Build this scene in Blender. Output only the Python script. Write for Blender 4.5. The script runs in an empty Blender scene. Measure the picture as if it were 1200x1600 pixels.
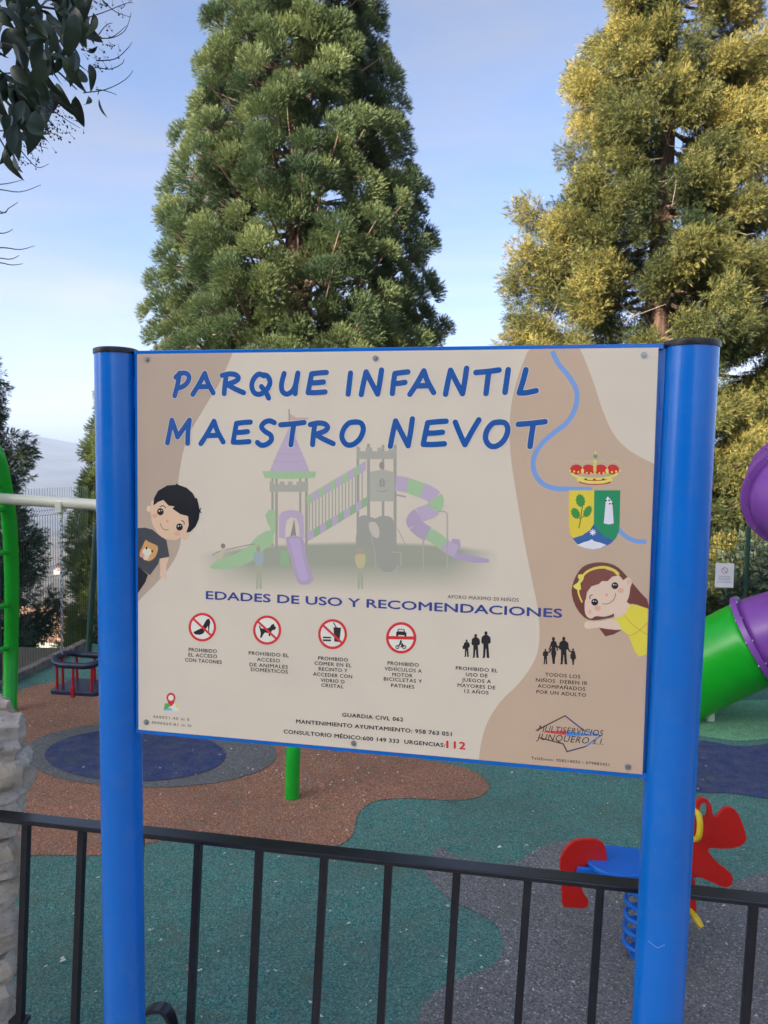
import bpy, bmesh, math, random
import numpy as np
from mathutils import Vector, Matrix, Quaternion
from mathutils.geometry import tessellate_polygon
R = math.radians
random.seed(7); rng = np.random.default_rng(11)
scn = bpy.context.scene
COL = scn.collection

# ------------------------------------------------------------ camera
EYE = Vector((0.0, 0.0, 2.3)); PITCH, ROLL = 0.0617, 0.0162; F = 1202.0
fwd = Vector((0, math.cos(PITCH), -math.sin(PITCH))); up0 = Vector((0, math.sin(PITCH), math.cos(PITCH))); rt0 = Vector((1, 0, 0))
crx = rt0*math.cos(ROLL) + up0*math.sin(ROLL); cup = up0*math.cos(ROLL) - rt0*math.sin(ROLL)
cam_d = bpy.data.cameras.new('camera'); cam = bpy.data.objects.new('camera', cam_d); COL.objects.link(cam)
cam.matrix_world = Matrix(((crx.x, cup.x, -fwd.x, EYE.x), (crx.y, cup.y, -fwd.y, EYE.y), (crx.z, cup.z, -fwd.z, EYE.z), (0, 0, 0, 1)))
cam_d.sensor_fit = 'VERTICAL'; cam_d.sensor_height = 24; cam_d.lens = 24*F/1600
cam_d.clip_start = 0.05; cam_d.clip_end = 20000
cam_d.dof.use_dof = True; cam_d.dof.focus_distance = 1.9; cam_d.dof.aperture_fstop = 8
scn.camera = cam

# ------------------------------------------------------------ light
SUN_EL, SUN_AZ = R(21), R(229)          # azimuth clockwise from +Y: behind the camera, to the left
sdir = Vector((math.sin(SUN_AZ)*math.cos(SUN_EL), math.cos(SUN_AZ)*math.cos(SUN_EL), math.sin(SUN_EL)))
w = bpy.data.worlds.new("World"); scn.world = w; w.use_nodes = True
nt = w.node_tree; nt.nodes.clear()
def N(nt, t, **kw):
    n = nt.nodes.new(t)
    for k, v in kw.items():
        if k in n.inputs: n.inputs[k].default_value = v
        else: setattr(n, k, v)
    return n
def MIX(nt, fac, a, b, blend='MIX'):
    m = nt.nodes.new('ShaderNodeMix'); m.data_type = 'RGBA'; m.blend_type = blend
    for i, v in ((0, fac), (6, a), (7, b)):
        if hasattr(v, 'links') or hasattr(v, 'is_linked'): nt.links.new(v, m.inputs[i])
        else: m.inputs[i].default_value = v
    return m.outputs[2]
sky = N(nt, 'ShaderNodeTexSky', sky_type='NISHITA'); sky.sun_disc = False
sky.sun_elevation = SUN_EL; sky.sun_rotation = SUN_AZ; sky.air_density = 0.55; sky.dust_density = 2.6; sky.ozone_density = 2.4
tc = N(nt, 'ShaderNodeTexCoord'); mp = N(nt, 'ShaderNodeMapping'); mp.inputs['Scale'].default_value = (1.0, 1.0, 4.5); mp.inputs['Rotation'].default_value = (0.15, 0.25, 0.3)
nt.links.new(tc.outputs['Generated'], mp.inputs[0])
nz = N(nt, 'ShaderNodeTexNoise'); nz.inputs['Scale'].default_value = 1.7; nz.inputs['Detail'].default_value = 5; nz.inputs['Roughness'].default_value = 0.5
nz.inputs['Distortion'].default_value = 0.6
nt.links.new(mp.outputs[0], nz.inputs['Vector'])
rp = N(nt, 'ShaderNodeMapRange'); rp.inputs[1].default_value = 0.42; rp.inputs[2].default_value = 0.70; rp.inputs[3].default_value = 0.04; rp.inputs[4].default_value = 0.72
nt.links.new(nz.outputs[0], rp.inputs[0])
bwn = N(nt, 'ShaderNodeRGBToBW'); nt.links.new(sky.outputs[0], bwn.inputs[0])
cld = MIX(nt, 1.0, bwn.outputs[0], (1.27, 1.26, 1.30, 1), 'MULTIPLY')
mx = MIX(nt, rp.outputs[0], sky.outputs[0], cld)
bg = N(nt, 'ShaderNodeBackground'); bg.inputs[1].default_value = 0.10
nt.links.new(mx, bg.inputs[0])
wo = N(nt, 'ShaderNodeOutputWorld'); nt.links.new(bg.outputs[0], wo.inputs[0])
sl = bpy.data.lights.new('sun', 'SUN'); sl.energy = 3.9; sl.angle = R(0.6); sl.color = (1.0, 0.90, 0.74)
so = bpy.data.objects.new('sun', sl); COL.objects.link(so); so.rotation_euler = sdir.to_track_quat('Z', 'Y').to_euler()
vs = scn.view_settings; vs.view_transform = 'Standard'; vs.look = 'None'; vs.gamma = 1; vs.use_curve_mapping = False
vs.exposure = 1.98
scn.render.engine = 'CYCLES'
try: scn.cycles.volume_bounces = 0; scn.cycles.max_bounces = 8; scn.cycles.transparent_max_bounces = 8
except Exception: pass

# ------------------------------------------------------------ pixel helpers (positions in the photograph -> real points)
def ray(px, py):
    return (fwd*F + crx*(px-600) - cup*(py-800)).normalized()
def at(px, py, y):                 # the point of that sight line standing y metres ahead
    d = ray(px, py); return EYE + d*(y/d.y)
def gr(px, py, z=0.0):             # ... on level ground
    d = ray(px, py); return EYE + d*((z-EYE.z)/d.z)

# ------------------------------------------------------------ materials
def s2l(c, k=1.0):
    o = []
    for v in c[:3]:
        v = v/255.0; v = v/12.92 if v <= 0.04045 else ((v+0.055)/1.055)**2.4
        o.append(min(v*k, 0.9))
    return (*o, 1.0)
def mat(name, col, rough=0.5, metal=0.0, spec=0.5, coat=0.0, var=0.12, vscale=6.0, bump=0.0, bscale=80.0, dirt=None, dirt_scale=3.0, dirt_amt=0.3, stretch=None):
    m = bpy.data.materials.new(name); m.use_nodes = True; nt = m.node_tree; b = nt.nodes['Principled BSDF']
    b.inputs['Roughness'].default_value = rough; b.inputs['Metallic'].default_value = metal
    b.inputs['Specular IOR Level'].default_value = spec; b.inputs['Coat Weight'].default_value = coat; b.inputs['Coat Roughness'].default_value = 0.12
    tc = N(nt, 'ShaderNodeTexCoord'); src = tc.outputs['Object']
    if stretch:
        mp = N(nt, 'ShaderNodeMapping'); mp.inputs['Scale'].default_value = stretch; nt.links.new(src, mp.inputs[0]); src = mp.outputs[0]
    n = N(nt, 'ShaderNodeTexNoise'); n.inputs['Scale'].default_value = vscale; n.inputs['Detail'].default_value = 6
    nt.links.new(src, n.inputs['Vector'])
    c = tuple(col[:3])
    lo = tuple(x*(1-var) for x in c)+(1,); hi = tuple(min(1, x*(1+var)) for x in c)+(1,)
    cr = N(nt, 'ShaderNodeMapRange'); cr.inputs[1].default_value = 0.35; cr.inputs[2].default_value = 0.65
    nt.links.new(n.outputs[0], cr.inputs[0])
    o = MIX(nt, cr.outputs[0], lo, hi)
    if dirt:
        n2 = N(nt, 'ShaderNodeTexNoise'); n2.inputs['Scale'].default_value = dirt_scale; n2.inputs['Detail'].default_value = 8; n2.inputs['Roughness'].default_value = 0.7
        nt.links.new(src, n2.inputs['Vector'])
        r2 = N(nt, 'ShaderNodeMapRange'); r2.inputs[1].default_value = 0.5; r2.inputs[2].default_value = 0.75; r2.inputs[4].default_value = dirt_amt
        nt.links.new(n2.outputs[0], r2.inputs[0]); o = MIX(nt, r2.outputs[0], o, tuple(dirt[:3])+(1,))
    nt.links.new(o, b.inputs['Base Color'])
    if bump > 0:
        n3 = N(nt, 'ShaderNodeTexNoise'); n3.inputs['Scale'].default_value = bscale; n3.inputs['Detail'].default_value = 5
        nt.links.new(src, n3.inputs['Vector'])
        bp = N(nt, 'ShaderNodeBump'); bp.inputs['Strength'].default_value = bump; bp.inputs['Distance'].default_value = 0.01
        nt.links.new(n3.outputs[0], bp.inputs['Height']); nt.links.new(bp.outputs[0], b.inputs['Normal'])
    return m
def rubber(name, a, b_, speck, warm=(0.94, 0.95, 0.88, 1)):
    """poured rubber granules: two granule colours, pale specks, worn stains"""
    m = bpy.data.materials.new(name); m.use_nodes = True; nt = m.node_tree; b = nt.nodes['Principled BSDF']
    b.inputs['Roughness'].default_value = 0.88; b.inputs['Specular IOR Level'].default_value = 0.25
    tc = N(nt, 'ShaderNodeTexCoord')
    def noise(s, d=2, r=0.5):
        n = N(nt, 'ShaderNodeTexNoise'); n.inputs['Scale'].default_value = s; n.inputs['Detail'].default_value = d; n.inputs['Roughness'].default_value = r
        nt.links.new(tc.outputs['Object'], n.inputs['Vector']); return n.outputs[0]
    def rng_(x, lo, hi, a0=0, a1=1):
        r = N(nt, 'ShaderNodeMapRange'); r.inputs[1].default_value = lo; r.inputs[2].default_value = hi; r.inputs[3].default_value = a0; r.inputs[4].default_value = a1
        nt.links.new(x, r.inputs[0]); return r.outputs[0]
    v = N(nt, 'ShaderNodeTexVoronoi'); v.inputs['Scale'].default_value = 130; nt.links.new(tc.outputs['Object'], v.inputs['Vector'])
    sep = N(nt, 'ShaderNodeSeparateColor'); nt.links.new(v.outputs['Color'], sep.inputs[0])
    o = MIX(nt, sep.outputs[0], a, b_)
    o = MIX(nt, rng_(sep.outputs[1], 0.93, 0.97, 0, 0.6), o, speck)
    o = MIX(nt, rng_(noise(1.1, 5, 0.6), 0.42, 0.68, 0, 0.32), o, (0.05, 0.052, 0.046, 1))
    o = MIX(nt, rng_(noise(3.7, 6, 0.7), 0.56, 0.72, 0, 0.5), o, (0.12, 0.14, 0.06, 1))
    o = MIX(nt, rng_(noise(9, 5, 0.6), 0.3, 0.75, 0, 0.40), o, (0.22, 0.20, 0.175, 1))
    o = MIX(nt, 1.0, o, warm, 'MULTIPLY')
    nt.links.new(o, b.inputs['Base Color'])
    bp = N(nt, 'ShaderNodeBump'); bp.inputs['Strength'].default_value = 0.7; bp.inputs['Distance'].default_value = 0.004
    nt.links.new(v.outputs['Distance'], bp.inputs['Height']); nt.links.new(bp.outputs[0], b.inputs['Normal'])
    return m
def print_mat(name, rough=0.42):
    m = bpy.data.materials.new(name); m.use_nodes = True; nt = m.node_tree; b = nt.nodes['Principled BSDF']
    at_ = N(nt, 'ShaderNodeAttribute'); at_.attribute_name = 'ink'
    tc = N(nt, 'ShaderNodeTexCoord'); n = N(nt, 'ShaderNodeTexNoise'); n.inputs['Scale'].default_value = 5; n.inputs['Detail'].default_value = 7
    nt.links.new(tc.outputs['Object'], n.inputs['Vector'])
    r = N(nt, 'ShaderNodeMapRange'); r.inputs[1].default_value = 0.45; r.inputs[2].default_value = 0.8; r.inputs[4].default_value = 0.10
    nt.links.new(n.outputs[0], r.inputs[0])
    nt.links.new(MIX(nt, r.outputs[0], at_.outputs['Color'], (0.3, 0.27, 0.22, 1)), b.inputs['Base Color'])
    b.inputs['Roughness'].default_value = rough; b.inputs['Specular IOR Level'].default_value = 0.35
    return m
def foliage_mat(name, dark, mid, tip, transl=0.35):
    m = bpy.data.materials.new(name); m.use_nodes = True; nt = m.node_tree; nt.nodes.clear()
    at_ = N(nt, 'ShaderNodeAttribute'); at_.attribute_name = 'tone'
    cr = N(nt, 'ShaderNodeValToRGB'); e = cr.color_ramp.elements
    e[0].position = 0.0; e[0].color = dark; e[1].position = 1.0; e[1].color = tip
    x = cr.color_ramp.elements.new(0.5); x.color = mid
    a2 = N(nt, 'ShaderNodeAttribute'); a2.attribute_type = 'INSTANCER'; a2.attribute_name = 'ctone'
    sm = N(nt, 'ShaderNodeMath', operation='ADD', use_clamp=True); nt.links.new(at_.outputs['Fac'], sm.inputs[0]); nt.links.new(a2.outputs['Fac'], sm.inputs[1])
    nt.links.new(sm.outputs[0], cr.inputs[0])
    d = N(nt, 'ShaderNodeBsdfPrincipled'); d.inputs['Roughness'].default_value = 0.55; d.inputs['Specular IOR Level'].default_value = 0.3
    t = N(nt, 'ShaderNodeBsdfTranslucent'); mx = N(nt, 'ShaderNodeMixShader'); mx.inputs[0].default_value = transl
    nt.links.new(cr.outputs[0], d.inputs['Base Color']); nt.links.new(cr.outputs[0], t.inputs[0])
    nt.links.new(d.outputs[0], mx.inputs[1]); nt.links.new(t.outputs[0], mx.inputs[2])
    o = N(nt, 'ShaderNodeOutputMaterial'); nt.links.new(mx.outputs[0], o.inputs[0])
    return m

M = {}
M['blue'] = mat('blue_powder_coat', s2l((0, 108, 200)), 0.24, coat=0.10, var=0.07, vscale=3, bump=0.05, bscale=200, dirt=(0.09, 0.22, 0.42), dirt_scale=14, dirt_amt=0.22)
M['blue2'] = mat('blue_play_paint', s2l((20, 110, 205)), 0.3, var=0.06)
M['cap'] = mat('black_plastic', (0.012, 0.012, 0.014), 0.35)
M['black'] = mat('black_iron_paint', (0.008, 0.009, 0.014), 0.28, spec=0.55, var=0.2, vscale=20, bump=0.03, bscale=60, dirt=(0.04, 0.04, 0.045), dirt_scale=9, dirt_amt=0.3)
M['steel'] = mat('zinc_steel', (0.42, 0.42, 0.43), 0.35, metal=0.9)
M['panel'] = mat('panel_edge', (0.5, 0.47, 0.42), 0.5)
M['green'] = mat('green_plastic', s2l((22, 168, 42)), 0.3, var=0.07)
M['tube_green'] = mat('green_slide_plastic', s2l((20, 170, 32)), 0.3, var=0.06, bump=0.05, bscale=20, dirt=(0.05, 0.2, 0.05), dirt_amt=0.25)
M['purple'] = mat('purple_slide_plastic', s2l((128, 72, 158)), 0.34, var=0.07, bump=0.05, bscale=20, dirt=(0.16, 0.09, 0.19), dirt_amt=0.3)
M['cream'] = mat('cream_pipe_paint', s2l((216, 214, 190)), 0.35, var=0.05, dirt=(0.35, 0.33, 0.27), dirt_amt=0.3)
M['red'] = mat('red_play_board', s2l((210, 28, 18)), 0.4, var=0.06, dirt=(0.35, 0.06, 0.05), dirt_amt=0.3)
M['yellow'] = mat('yellow_plastic', s2l((235, 200, 30)), 0.35, var=0.05)
M['seatred'] = mat('red_bar_plastic', s2l((170, 22, 30)), 0.4, var=0.08)
M['rubberblack'] = mat('dark_seat_rubber', s2l((34, 40, 62)), 0.4, var=0.1)
M['fence'] = mat('dark_green_wire', s2l((30, 62, 52)), 0.5, var=0.1)
M['paper'] = mat('laminated_paper', s2l((226, 226, 232)), 0.3, var=0.03)
M['bark'] = mat('reddish_bark', (0.115, 0.066, 0.046), 0.9, var=0.4, vscale=3, bump=0.8, bscale=14, stretch=(6, 6, 0.7))
M['twig'] = mat('brown_twig', (0.17, 0.115, 0.085), 0.85, var=0.3, vscale=4)
M['paletwig'] = mat('pale_twig', (0.30, 0.24, 0.19), 0.8, var=0.25, vscale=5)
M['privetbark'] = mat('grey_twig', (0.07, 0.055, 0.05), 0.8, var=0.2)
M['berry'] = mat('dark_berry', (0.018, 0.014, 0.035), 0.4)
M['print'] = print_mat('printed_vinyl')
M['conc'] = mat('concrete', (0.54, 0.46, 0.36), 0.9, var=0.15, vscale=8, bump=0.4, bscale=60, dirt=(0.1, 0.09, 0.08), dirt_amt=0.5)
M['kerb'] = mat('kerb_stone', (0.20, 0.17, 0.14), 0.9, var=0.3, vscale=10, bump=0.6, bscale=40)
M['leafbit'] = mat('dry_petals', (0.62, 0.58, 0.46), 0.7, var=0.2)
M['dryleaf'] = mat('dry_leaf', (0.48, 0.34, 0.20), 0.7, var=0.2)
M['r_green'] = rubber('rubber_teal', s2l((62, 106, 98), 2.45), s2l((30, 62, 60), 2.45), s2l((118, 146, 134), 1.9))
M['r_green2'] = rubber('rubber_bright_green', s2l((92, 142, 108), 2.45), s2l((58, 102, 78), 2.45), s2l((150, 180, 150), 1.9))
M['r_brown'] = rubber('rubber_terracotta', s2l((140, 92, 68), 2.45), s2l((84, 56, 44), 2.45), s2l((190, 158, 138), 1.9))
M['r_blue'] = rubber('rubber_blue', s2l((42, 56, 104), 1.9), s2l((22, 32, 66), 1.9), s2l((74, 86, 130), 1.6))
M['r_slate'] = rubber('rubber_slate', s2l((88, 86, 88), 2.45), s2l((54, 54, 56), 2.45), s2l((140, 138, 136), 1.8))
M['r_gray'] = rubber('rubber_grey', s2l((100, 96, 96), 2.45), s2l((54, 54, 58), 2.45), s2l((168, 164, 160), 1.9))

# limestone
def stone_mat():
    m = bpy.data.materials.new('rough_limestone'); m.use_nodes = True; nt = m.node_tree; b = nt.nodes['Principled BSDF']
    b.inputs['Roughness'].default_value = 0.92
    tc = N(nt, 'ShaderNodeTexCoord'); oi = N(nt, 'ShaderNodeObjectInfo')
    ad = N(nt, 'ShaderNodeVectorMath', operation='ADD'); nt.links.new(tc.outputs['Object'], ad.inputs[0]); nt.links.new(oi.outputs['Random'], ad.inputs[1])
    def noise(s, d, r=0.6):
        n = N(nt, 'ShaderNodeTexNoise'); n.inputs['Scale'].default_value = s; n.inputs['Detail'].default_value = d; n.inputs['Roughness'].default_value = r
        nt.links.new(ad.outputs[0], n.inputs['Vector']); return n.outputs[0]
    def rg(x, lo, hi, a0=0, a1=1):
        r = N(nt, 'ShaderNodeMapRange'); r.inputs[1].default_value = lo; r.inputs[2].default_value = hi; r.inputs[3].default_value = a0; r.inputs[4].default_value = a1
        nt.links.new(x, r.inputs[0]); return r.outputs[0]
    o = MIX(nt, rg(noise(9, 7), 0.35, 0.65), (0.42, 0.35, 0.27, 1), (0.72, 0.64, 0.53, 1))
    o = MIX(nt, rg(noise(5, 5), 0.46, 0.62, 0, 0.8), o, (0.46, 0.33, 0.19, 1))
    o = MIX(nt, rg(noise(45, 6, 0.7), 0.55, 0.7, 0, 0.75), o, (0.16, 0.15, 0.14, 1))
    nt.links.new(o, b.inputs['Base Color'])
    bp = N(nt, 'ShaderNodeBump'); bp.inputs['Strength'].default_value = 0.9; bp.inputs['Distance'].default_value = 0.012
    nt.links.new(noise(38, 8, 0.7), bp.inputs['Height']); nt.links.new(bp.outputs[0], b.inputs['Normal'])
    return m
M['stone'] = stone_mat()
M['f_seq'] = foliage_mat('sequoia_foliage', (0.036, 0.066, 0.038, 1), (0.105, 0.155, 0.068, 1), (0.27, 0.31, 0.12, 1), 0.2)
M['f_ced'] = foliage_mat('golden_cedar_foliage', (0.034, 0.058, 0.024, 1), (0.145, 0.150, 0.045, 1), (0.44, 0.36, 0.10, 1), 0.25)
M['f_dark'] = foliage_mat('dark_cedar_foliage', (0.026, 0.044, 0.034, 1), (0.055, 0.082, 0.058, 1), (0.11, 0.14, 0.085, 1), 0.2)
M['f_light'] = foliage_mat('light_foliage', (0.08, 0.12, 0.045, 1), (0.17, 0.22, 0.08, 1), (0.30, 0.33, 0.12, 1), 0.35)
M['leaf'] = mat('glossy_privet_leaf', (0.020, 0.040, 0.017), 0.42, var=0.35, vscale=9)

# ------------------------------------------------------------ object helpers
def link(o, parent=None):
    COL.objects.link(o)
    if parent is not None: o.parent = parent
    return o
def tag(o, label=None, cat=None, group=None, kind=None):
    if label: o['label'] = label
    if cat: o['category'] = cat
    if group: o['group'] = group
    if kind: o['kind'] = kind
    return o
def thing(name, loc, rz=0.0, label=None, cat=None, group=None):
    o = bpy.data.objects.new(name, None); COL.objects.link(o); o.location = loc; o.rotation_euler = (0, 0, rz); o.empty_display_size = 0.1
    return tag(o, label, cat, group)
class MB:
    def __init__(s): s.v = []; s.f = []
    def add(s, vs, fs):
        n = len(s.v); s.v += [tuple(v) for v in vs]; s.f += [tuple(i+n for i in f) for f in fs]; return s
    def box(s, c, size, m=None):
        hx, hy, hz = size[0]/2, size[1]/2, size[2]/2
        vs = [Vector((x, y, z)) for x in (-hx, hx) for y in (-hy, hy) for z in (-hz, hz)]
        if m: vs = [m @ v for v in vs]
        vs = [v+Vector(c) for v in vs]
        return s.add(vs, [(0, 1, 3, 2), (4, 6, 7, 5), (0, 4, 5, 1), (2, 3, 7, 6), (0, 2, 6, 4), (1, 5, 7, 3)])
    def tube(s, pts, rad, n=10, caps=True, closed=False):
        pts = [Vector(p) for p in pts]; L = len(pts)
        if not hasattr(rad, '__len__'): rad = [rad]*L
        n0 = len(s.v); prev = None
        for i, p in enumerate(pts):
            if closed: t = pts[(i+1) % L]-pts[i-1]
            else: t = pts[min(i+1, L-1)]-pts[max(i-1, 0)]
            t.normalize()
            if prev is None:
                a = Vector((0, 0, 1)) if abs(t.z) < 0.9 else Vector((1, 0, 0)); u = t.cross(a).normalized()
            else: u = (prev - t*prev.dot(t)).normalized()
            prev = u; v = t.cross(u)
            for k in range(n):
                a = 2*math.pi*k/n; s.v.append(tuple(p+(u*math.cos(a)+v*math.sin(a))*rad[i]))
        m = L if closed else L-1
        for i in range(m):
            for k in range(n):
                a = n0+i*n+k; b = n0+i*n+(k+1) % n; j = ((i+1) % L)
                s.f.append((a, b, n0+j*n+(k+1) % n, n0+j*n+k))
        if caps and not closed:
            s.f.append(tuple(n0+k for k in range(n))[::-1]); s.f.append(tuple(n0+(L-1)*n+k for k in range(n)))
        return s
    def prism(s, outline, y0, y1, holes=()):         # outline in x,z ; extruded in y
        loops = [outline]+list(holes); allp = [p for l in loops for p in l]
        tris = tessellate_polygon([[Vector((p[0], p[1], 0)) for p in l] for l in loops]); n = len(allp)
        vs = [(p[0], y0, p[1]) for p in allp]+[(p[0], y1, p[1]) for p in allp]; fs = []
        for t in tris: fs += [tuple(t), tuple(n+i for i in t)[::-1]]
        o = 0
        for l in loops:
            k = len(l)
            for i in range(k): a = o+i; b = o+(i+1) % k; fs.append((a, b, b+n, a+n))
            o += k
        return s.add(vs, fs)
    def build(s, name, m, parent=None, smooth=False, bevel=0.0, recalc=True):
        me = bpy.data.meshes.new(name); me.from_pydata(s.v, [], s.f)
        if recalc or bevel:
            bm = bmesh.new(); bm.from_mesh(me)
            bmesh.ops.recalc_face_normals(bm, faces=bm.faces)
            bm.to_mesh(me); bm.free()
        if m: me.materials.append(m)
        if smooth:
            me.polygons.foreach_set('use_smooth', [True]*len(me.polygons))
            try: me.set_sharp_from_angle(angle=R(40))
            except Exception: pass
        o = bpy.data.objects.new(name, me); link(o, parent)
        if bevel:
            b = o.modifiers.new('bevel', 'BEVEL'); b.width = bevel; b.segments = 2; b.limit_method = 'ANGLE'; b.angle_limit = R(40)
        return o
def dup(o, parent=None):
    c = o.copy(); COL.objects.link(c); c.parent = parent; return c
def smooth_path(pts, k=6, closed=False):
    P = [np.array(p, float) for p in pts]; n = len(P); out = []
    m = n if closed else n-1
    for i in range(m):
        if closed: a, b, c, d = P[i-1], P[i], P[(i+1) % n], P[(i+2) % n]
        else: a, b, c, d = P[max(i-1, 0)], P[i], P[i+1], P[min(i+2, n-1)]
        for j in range(k):
            t = j/k; out.append(0.5*((2*b)+(-a+c)*t+(2*a-5*b+4*c-d)*t*t+(-a+3*b-3*c+d)*t**3))
    if not closed: out.append(P[-1])
    return [tuple(float(x) for x in p) for p in out]

# ============================================================ THE SETTING
# terrain: shelf of the park, dropping to the valley, mountain beyond, unseen hill added behind the viewer to shade the playground
def terrain_z(x, y):
    fy = [-400, -60, -34, -30, -9, 9.6, 11.5, 14, 40, 100, 250, 500, 1200, 2300, 3300, 4100, 5200]
    fz = [34, 28, 25.2, 24.6, 0.0-.08, -.08, -.7, -1.6, -11.5, -28, -62, -98, -150, -128, 10, 118, 60]
    z = np.interp(y, fy, fz)
    bump = np.exp(-np.clip(np.abs(x+43)-17, 0, None)**2/(2*9.0**2)); z = np.where(y < -9, -.08+(z+.08)*(0.10+0.90*bump), z)
    far = np.clip((y-60)/400, 0, 1)
    z = z + far*(np.sin(x*0.011+y*0.004)*5+np.sin(x*0.027-y*0.013+2)*2.5)
    mt = np.clip((y-2300)/1500, 0, 1)
    z = z + mt*(np.sin(x*0.0021+0.6)*22+np.sin(x*0.0063+y*0.002)*9+np.sin(x*0.017+1)*3 - (x+1850)*0.030)
    return z
xs = np.concatenate([np.linspace(-6000, -700, 60), np.linspace(-680, -60, 50), np.linspace(-56, 56, 57), np.linspace(60, 6000, 50)])
ys = np.concatenate([np.linspace(-400, -40, 8), np.array([-34, -30, -26, -20, -14, -9, -5, 0, 5, 9.6, 10.5, 11.5, 12.5, 14, 17, 20, 25, 30, 40, 55, 75, 100]), np.geomspace(120, 5200, 90)])
X, Y = np.meshgrid(xs, ys); Z = terrain_z(X, Y)
tv = np.stack([X, Y, Z], -1).reshape(-1, 3); nx = len(xs); ny = len(ys)
tf = [(j*nx+i, j*nx+i+1, (j+1)*nx+i+1, (j+1)*nx+i) for j in range(ny-1) for i in range(nx-1)]
me = bpy.data.meshes.new('terrain'); me.from_pydata(tv.tolist(), [], tf); me.polygons.foreach_set('use_smooth', [True]*len(tf))
def terr_mat():
    m = bpy.data.materials.new('dry_hillside'); m.use_nodes = True; nt = m.node_tree; b = nt.nodes['Principled BSDF']; b.inputs['Roughness'].default_value = 0.95
    b.inputs['Specular IOR Level'].default_value = 0.1
    tc = N(nt, 'ShaderNodeTexCoord')
    def noise(s, d=5):
        n = N(nt, 'ShaderNodeTexNoise'); n.inputs['Scale'].default_value = s; n.inputs['Detail'].default_value = d; n.inputs['Roughness'].default_value = 0.65
        nt.links.new(tc.outputs['Object'], n.inputs['Vector'])
        r = N(nt, 'ShaderNodeMapRange'); r.inputs[1].default_value = 0.42; r.inputs[2].default_value = 0.6; nt.links.new(n.outputs[0], r.inputs[0]); return r.outputs[0]
    o = MIX(nt, noise(0.02), (0.15, 0.115, 0.08, 1), (0.06, 0.062, 0.038, 1))
    o = MIX(nt, noise(0.25), o, (0.12, 0.105, 0.08, 1))
    o = MIX(nt, noise(0.005), o, (0.055, 0.062, 0.045, 1))
    nt.links.new(o, b.inputs['Base Color']); return m
me.materials.append(terr_mat()); me.materials.append(mat('distant_scrub', (0.045, 0.055, 0.06), 0.95, var=0.5, vscale=0.004, dirt=(0.13, 0.11, 0.09), dirt_scale=0.003, dirt_amt=0.6))
me.polygons.foreach_set('material_index', [1 if ys[k//(nx-1)] > 1500 else 0 for k in range(len(tf))]); o = bpy.data.objects.new('terrain', me); link(o); tag(o, kind='structure')

def sheet(name, outline, z, m, kind='structure'):
    pts = [Vector((p[0], p[1], 0)) for p in outline]
    fs = tessellate_polygon([pts]); b = MB().add([(p.x, p.y, z) for p in pts], [tuple(f) for f in fs])
    o = b.build(name, m); 
    if o.data.polygons[0].normal.z < 0: o.data.flip_normals()
    return tag(o, kind=kind)
# the playground surface and its coloured fields of poured rubber
sheet('playground_surface', [(-4.35, 2.2), (-4.0, 5.5), (-3.86, 7.6), (-3.62, 9.5), (0, 8.95), (4.2, 8.55), (9, 8.0), (9, 2.2)], 0.0, M['r_green'])
def field(name, px, z, m, k=5):
    pts = smooth_path([tuple(gr(*p)[:2]) for p in px], k, True); return sheet(name, pts, z, m)
field('brown_rubber_field', [(-120, 1092), (0, 1086), (62, 1070), (150, 1060), (300, 1062), (480, 1105), (580, 1150), (652, 1185), (692, 1193), (731, 1202), (757, 1217), (764, 1232), (747, 1246), (705, 1251), (650, 1248),
       (598, 1250), (574, 1258), (558, 1276), (547, 1310), (500, 1330), (420, 1324), (330, 1314), (253, 1314), (210, 1326), (153, 1337), (49, 1337), (-60, 1350), (-140, 1330), (-160, 1200)], 0.004, M['r_brown'])
field('slate_rubber_ring', [(233+199*math.cos(a), 1180-52*math.sin(a)) for a in [i*2*math.pi/24 for i in range(24)]], 0.008, M['r_slate'], 2)
field('blue_rubber_circle', [(211+141*math.cos(a), 1182-41*math.sin(a)) for a in [i*2*math.pi/24 for i in range(24)]], 0.012, M['r_blue'], 2)
field('grey_rubber_field', [(648, 1640), (652, 1600), (665, 1566), (694, 1542), (731, 1525), (768, 1511), (783, 1490), (785, 1468), (771, 1442), (736, 1422), (700, 1404), (678, 1383), (666, 1364), (670, 1345), (688, 1324), (706, 1336),
       (735, 1344), (775, 1350), (808, 1348), (828, 1334), (858, 1320), (892, 1314), (940, 1318), (990, 1345), (1040, 1385), (1075, 1412), (1100, 1412), (1125, 1392), (1160, 1374), (1220, 1362), (1330, 1370), (1500, 1420), (1600, 1600), (1500, 1900), (1000, 2200), (700, 2000)], 0.004, M['r_gray'])
field('blue_rubber_field', [(1010, 1190), (1050, 1165), (1094, 1157), (1150, 1166), (1200, 1163), (1300, 1150), (1400, 1170), (1420, 1240), (1320, 1268), (1200, 1249), (1140, 1240), (1089, 1238), (1030, 1222)], 0.004, M['r_blue'])
field('bright_green_rubber_field', [(1000, 1105), (1100, 1097), (1200, 1094), (1400, 1092), (1400, 1150), (1300, 1143), (1200, 1155), (1150, 1158), (1094, 1150), (1020, 1140)], 0.004, M['r_green2'])
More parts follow.
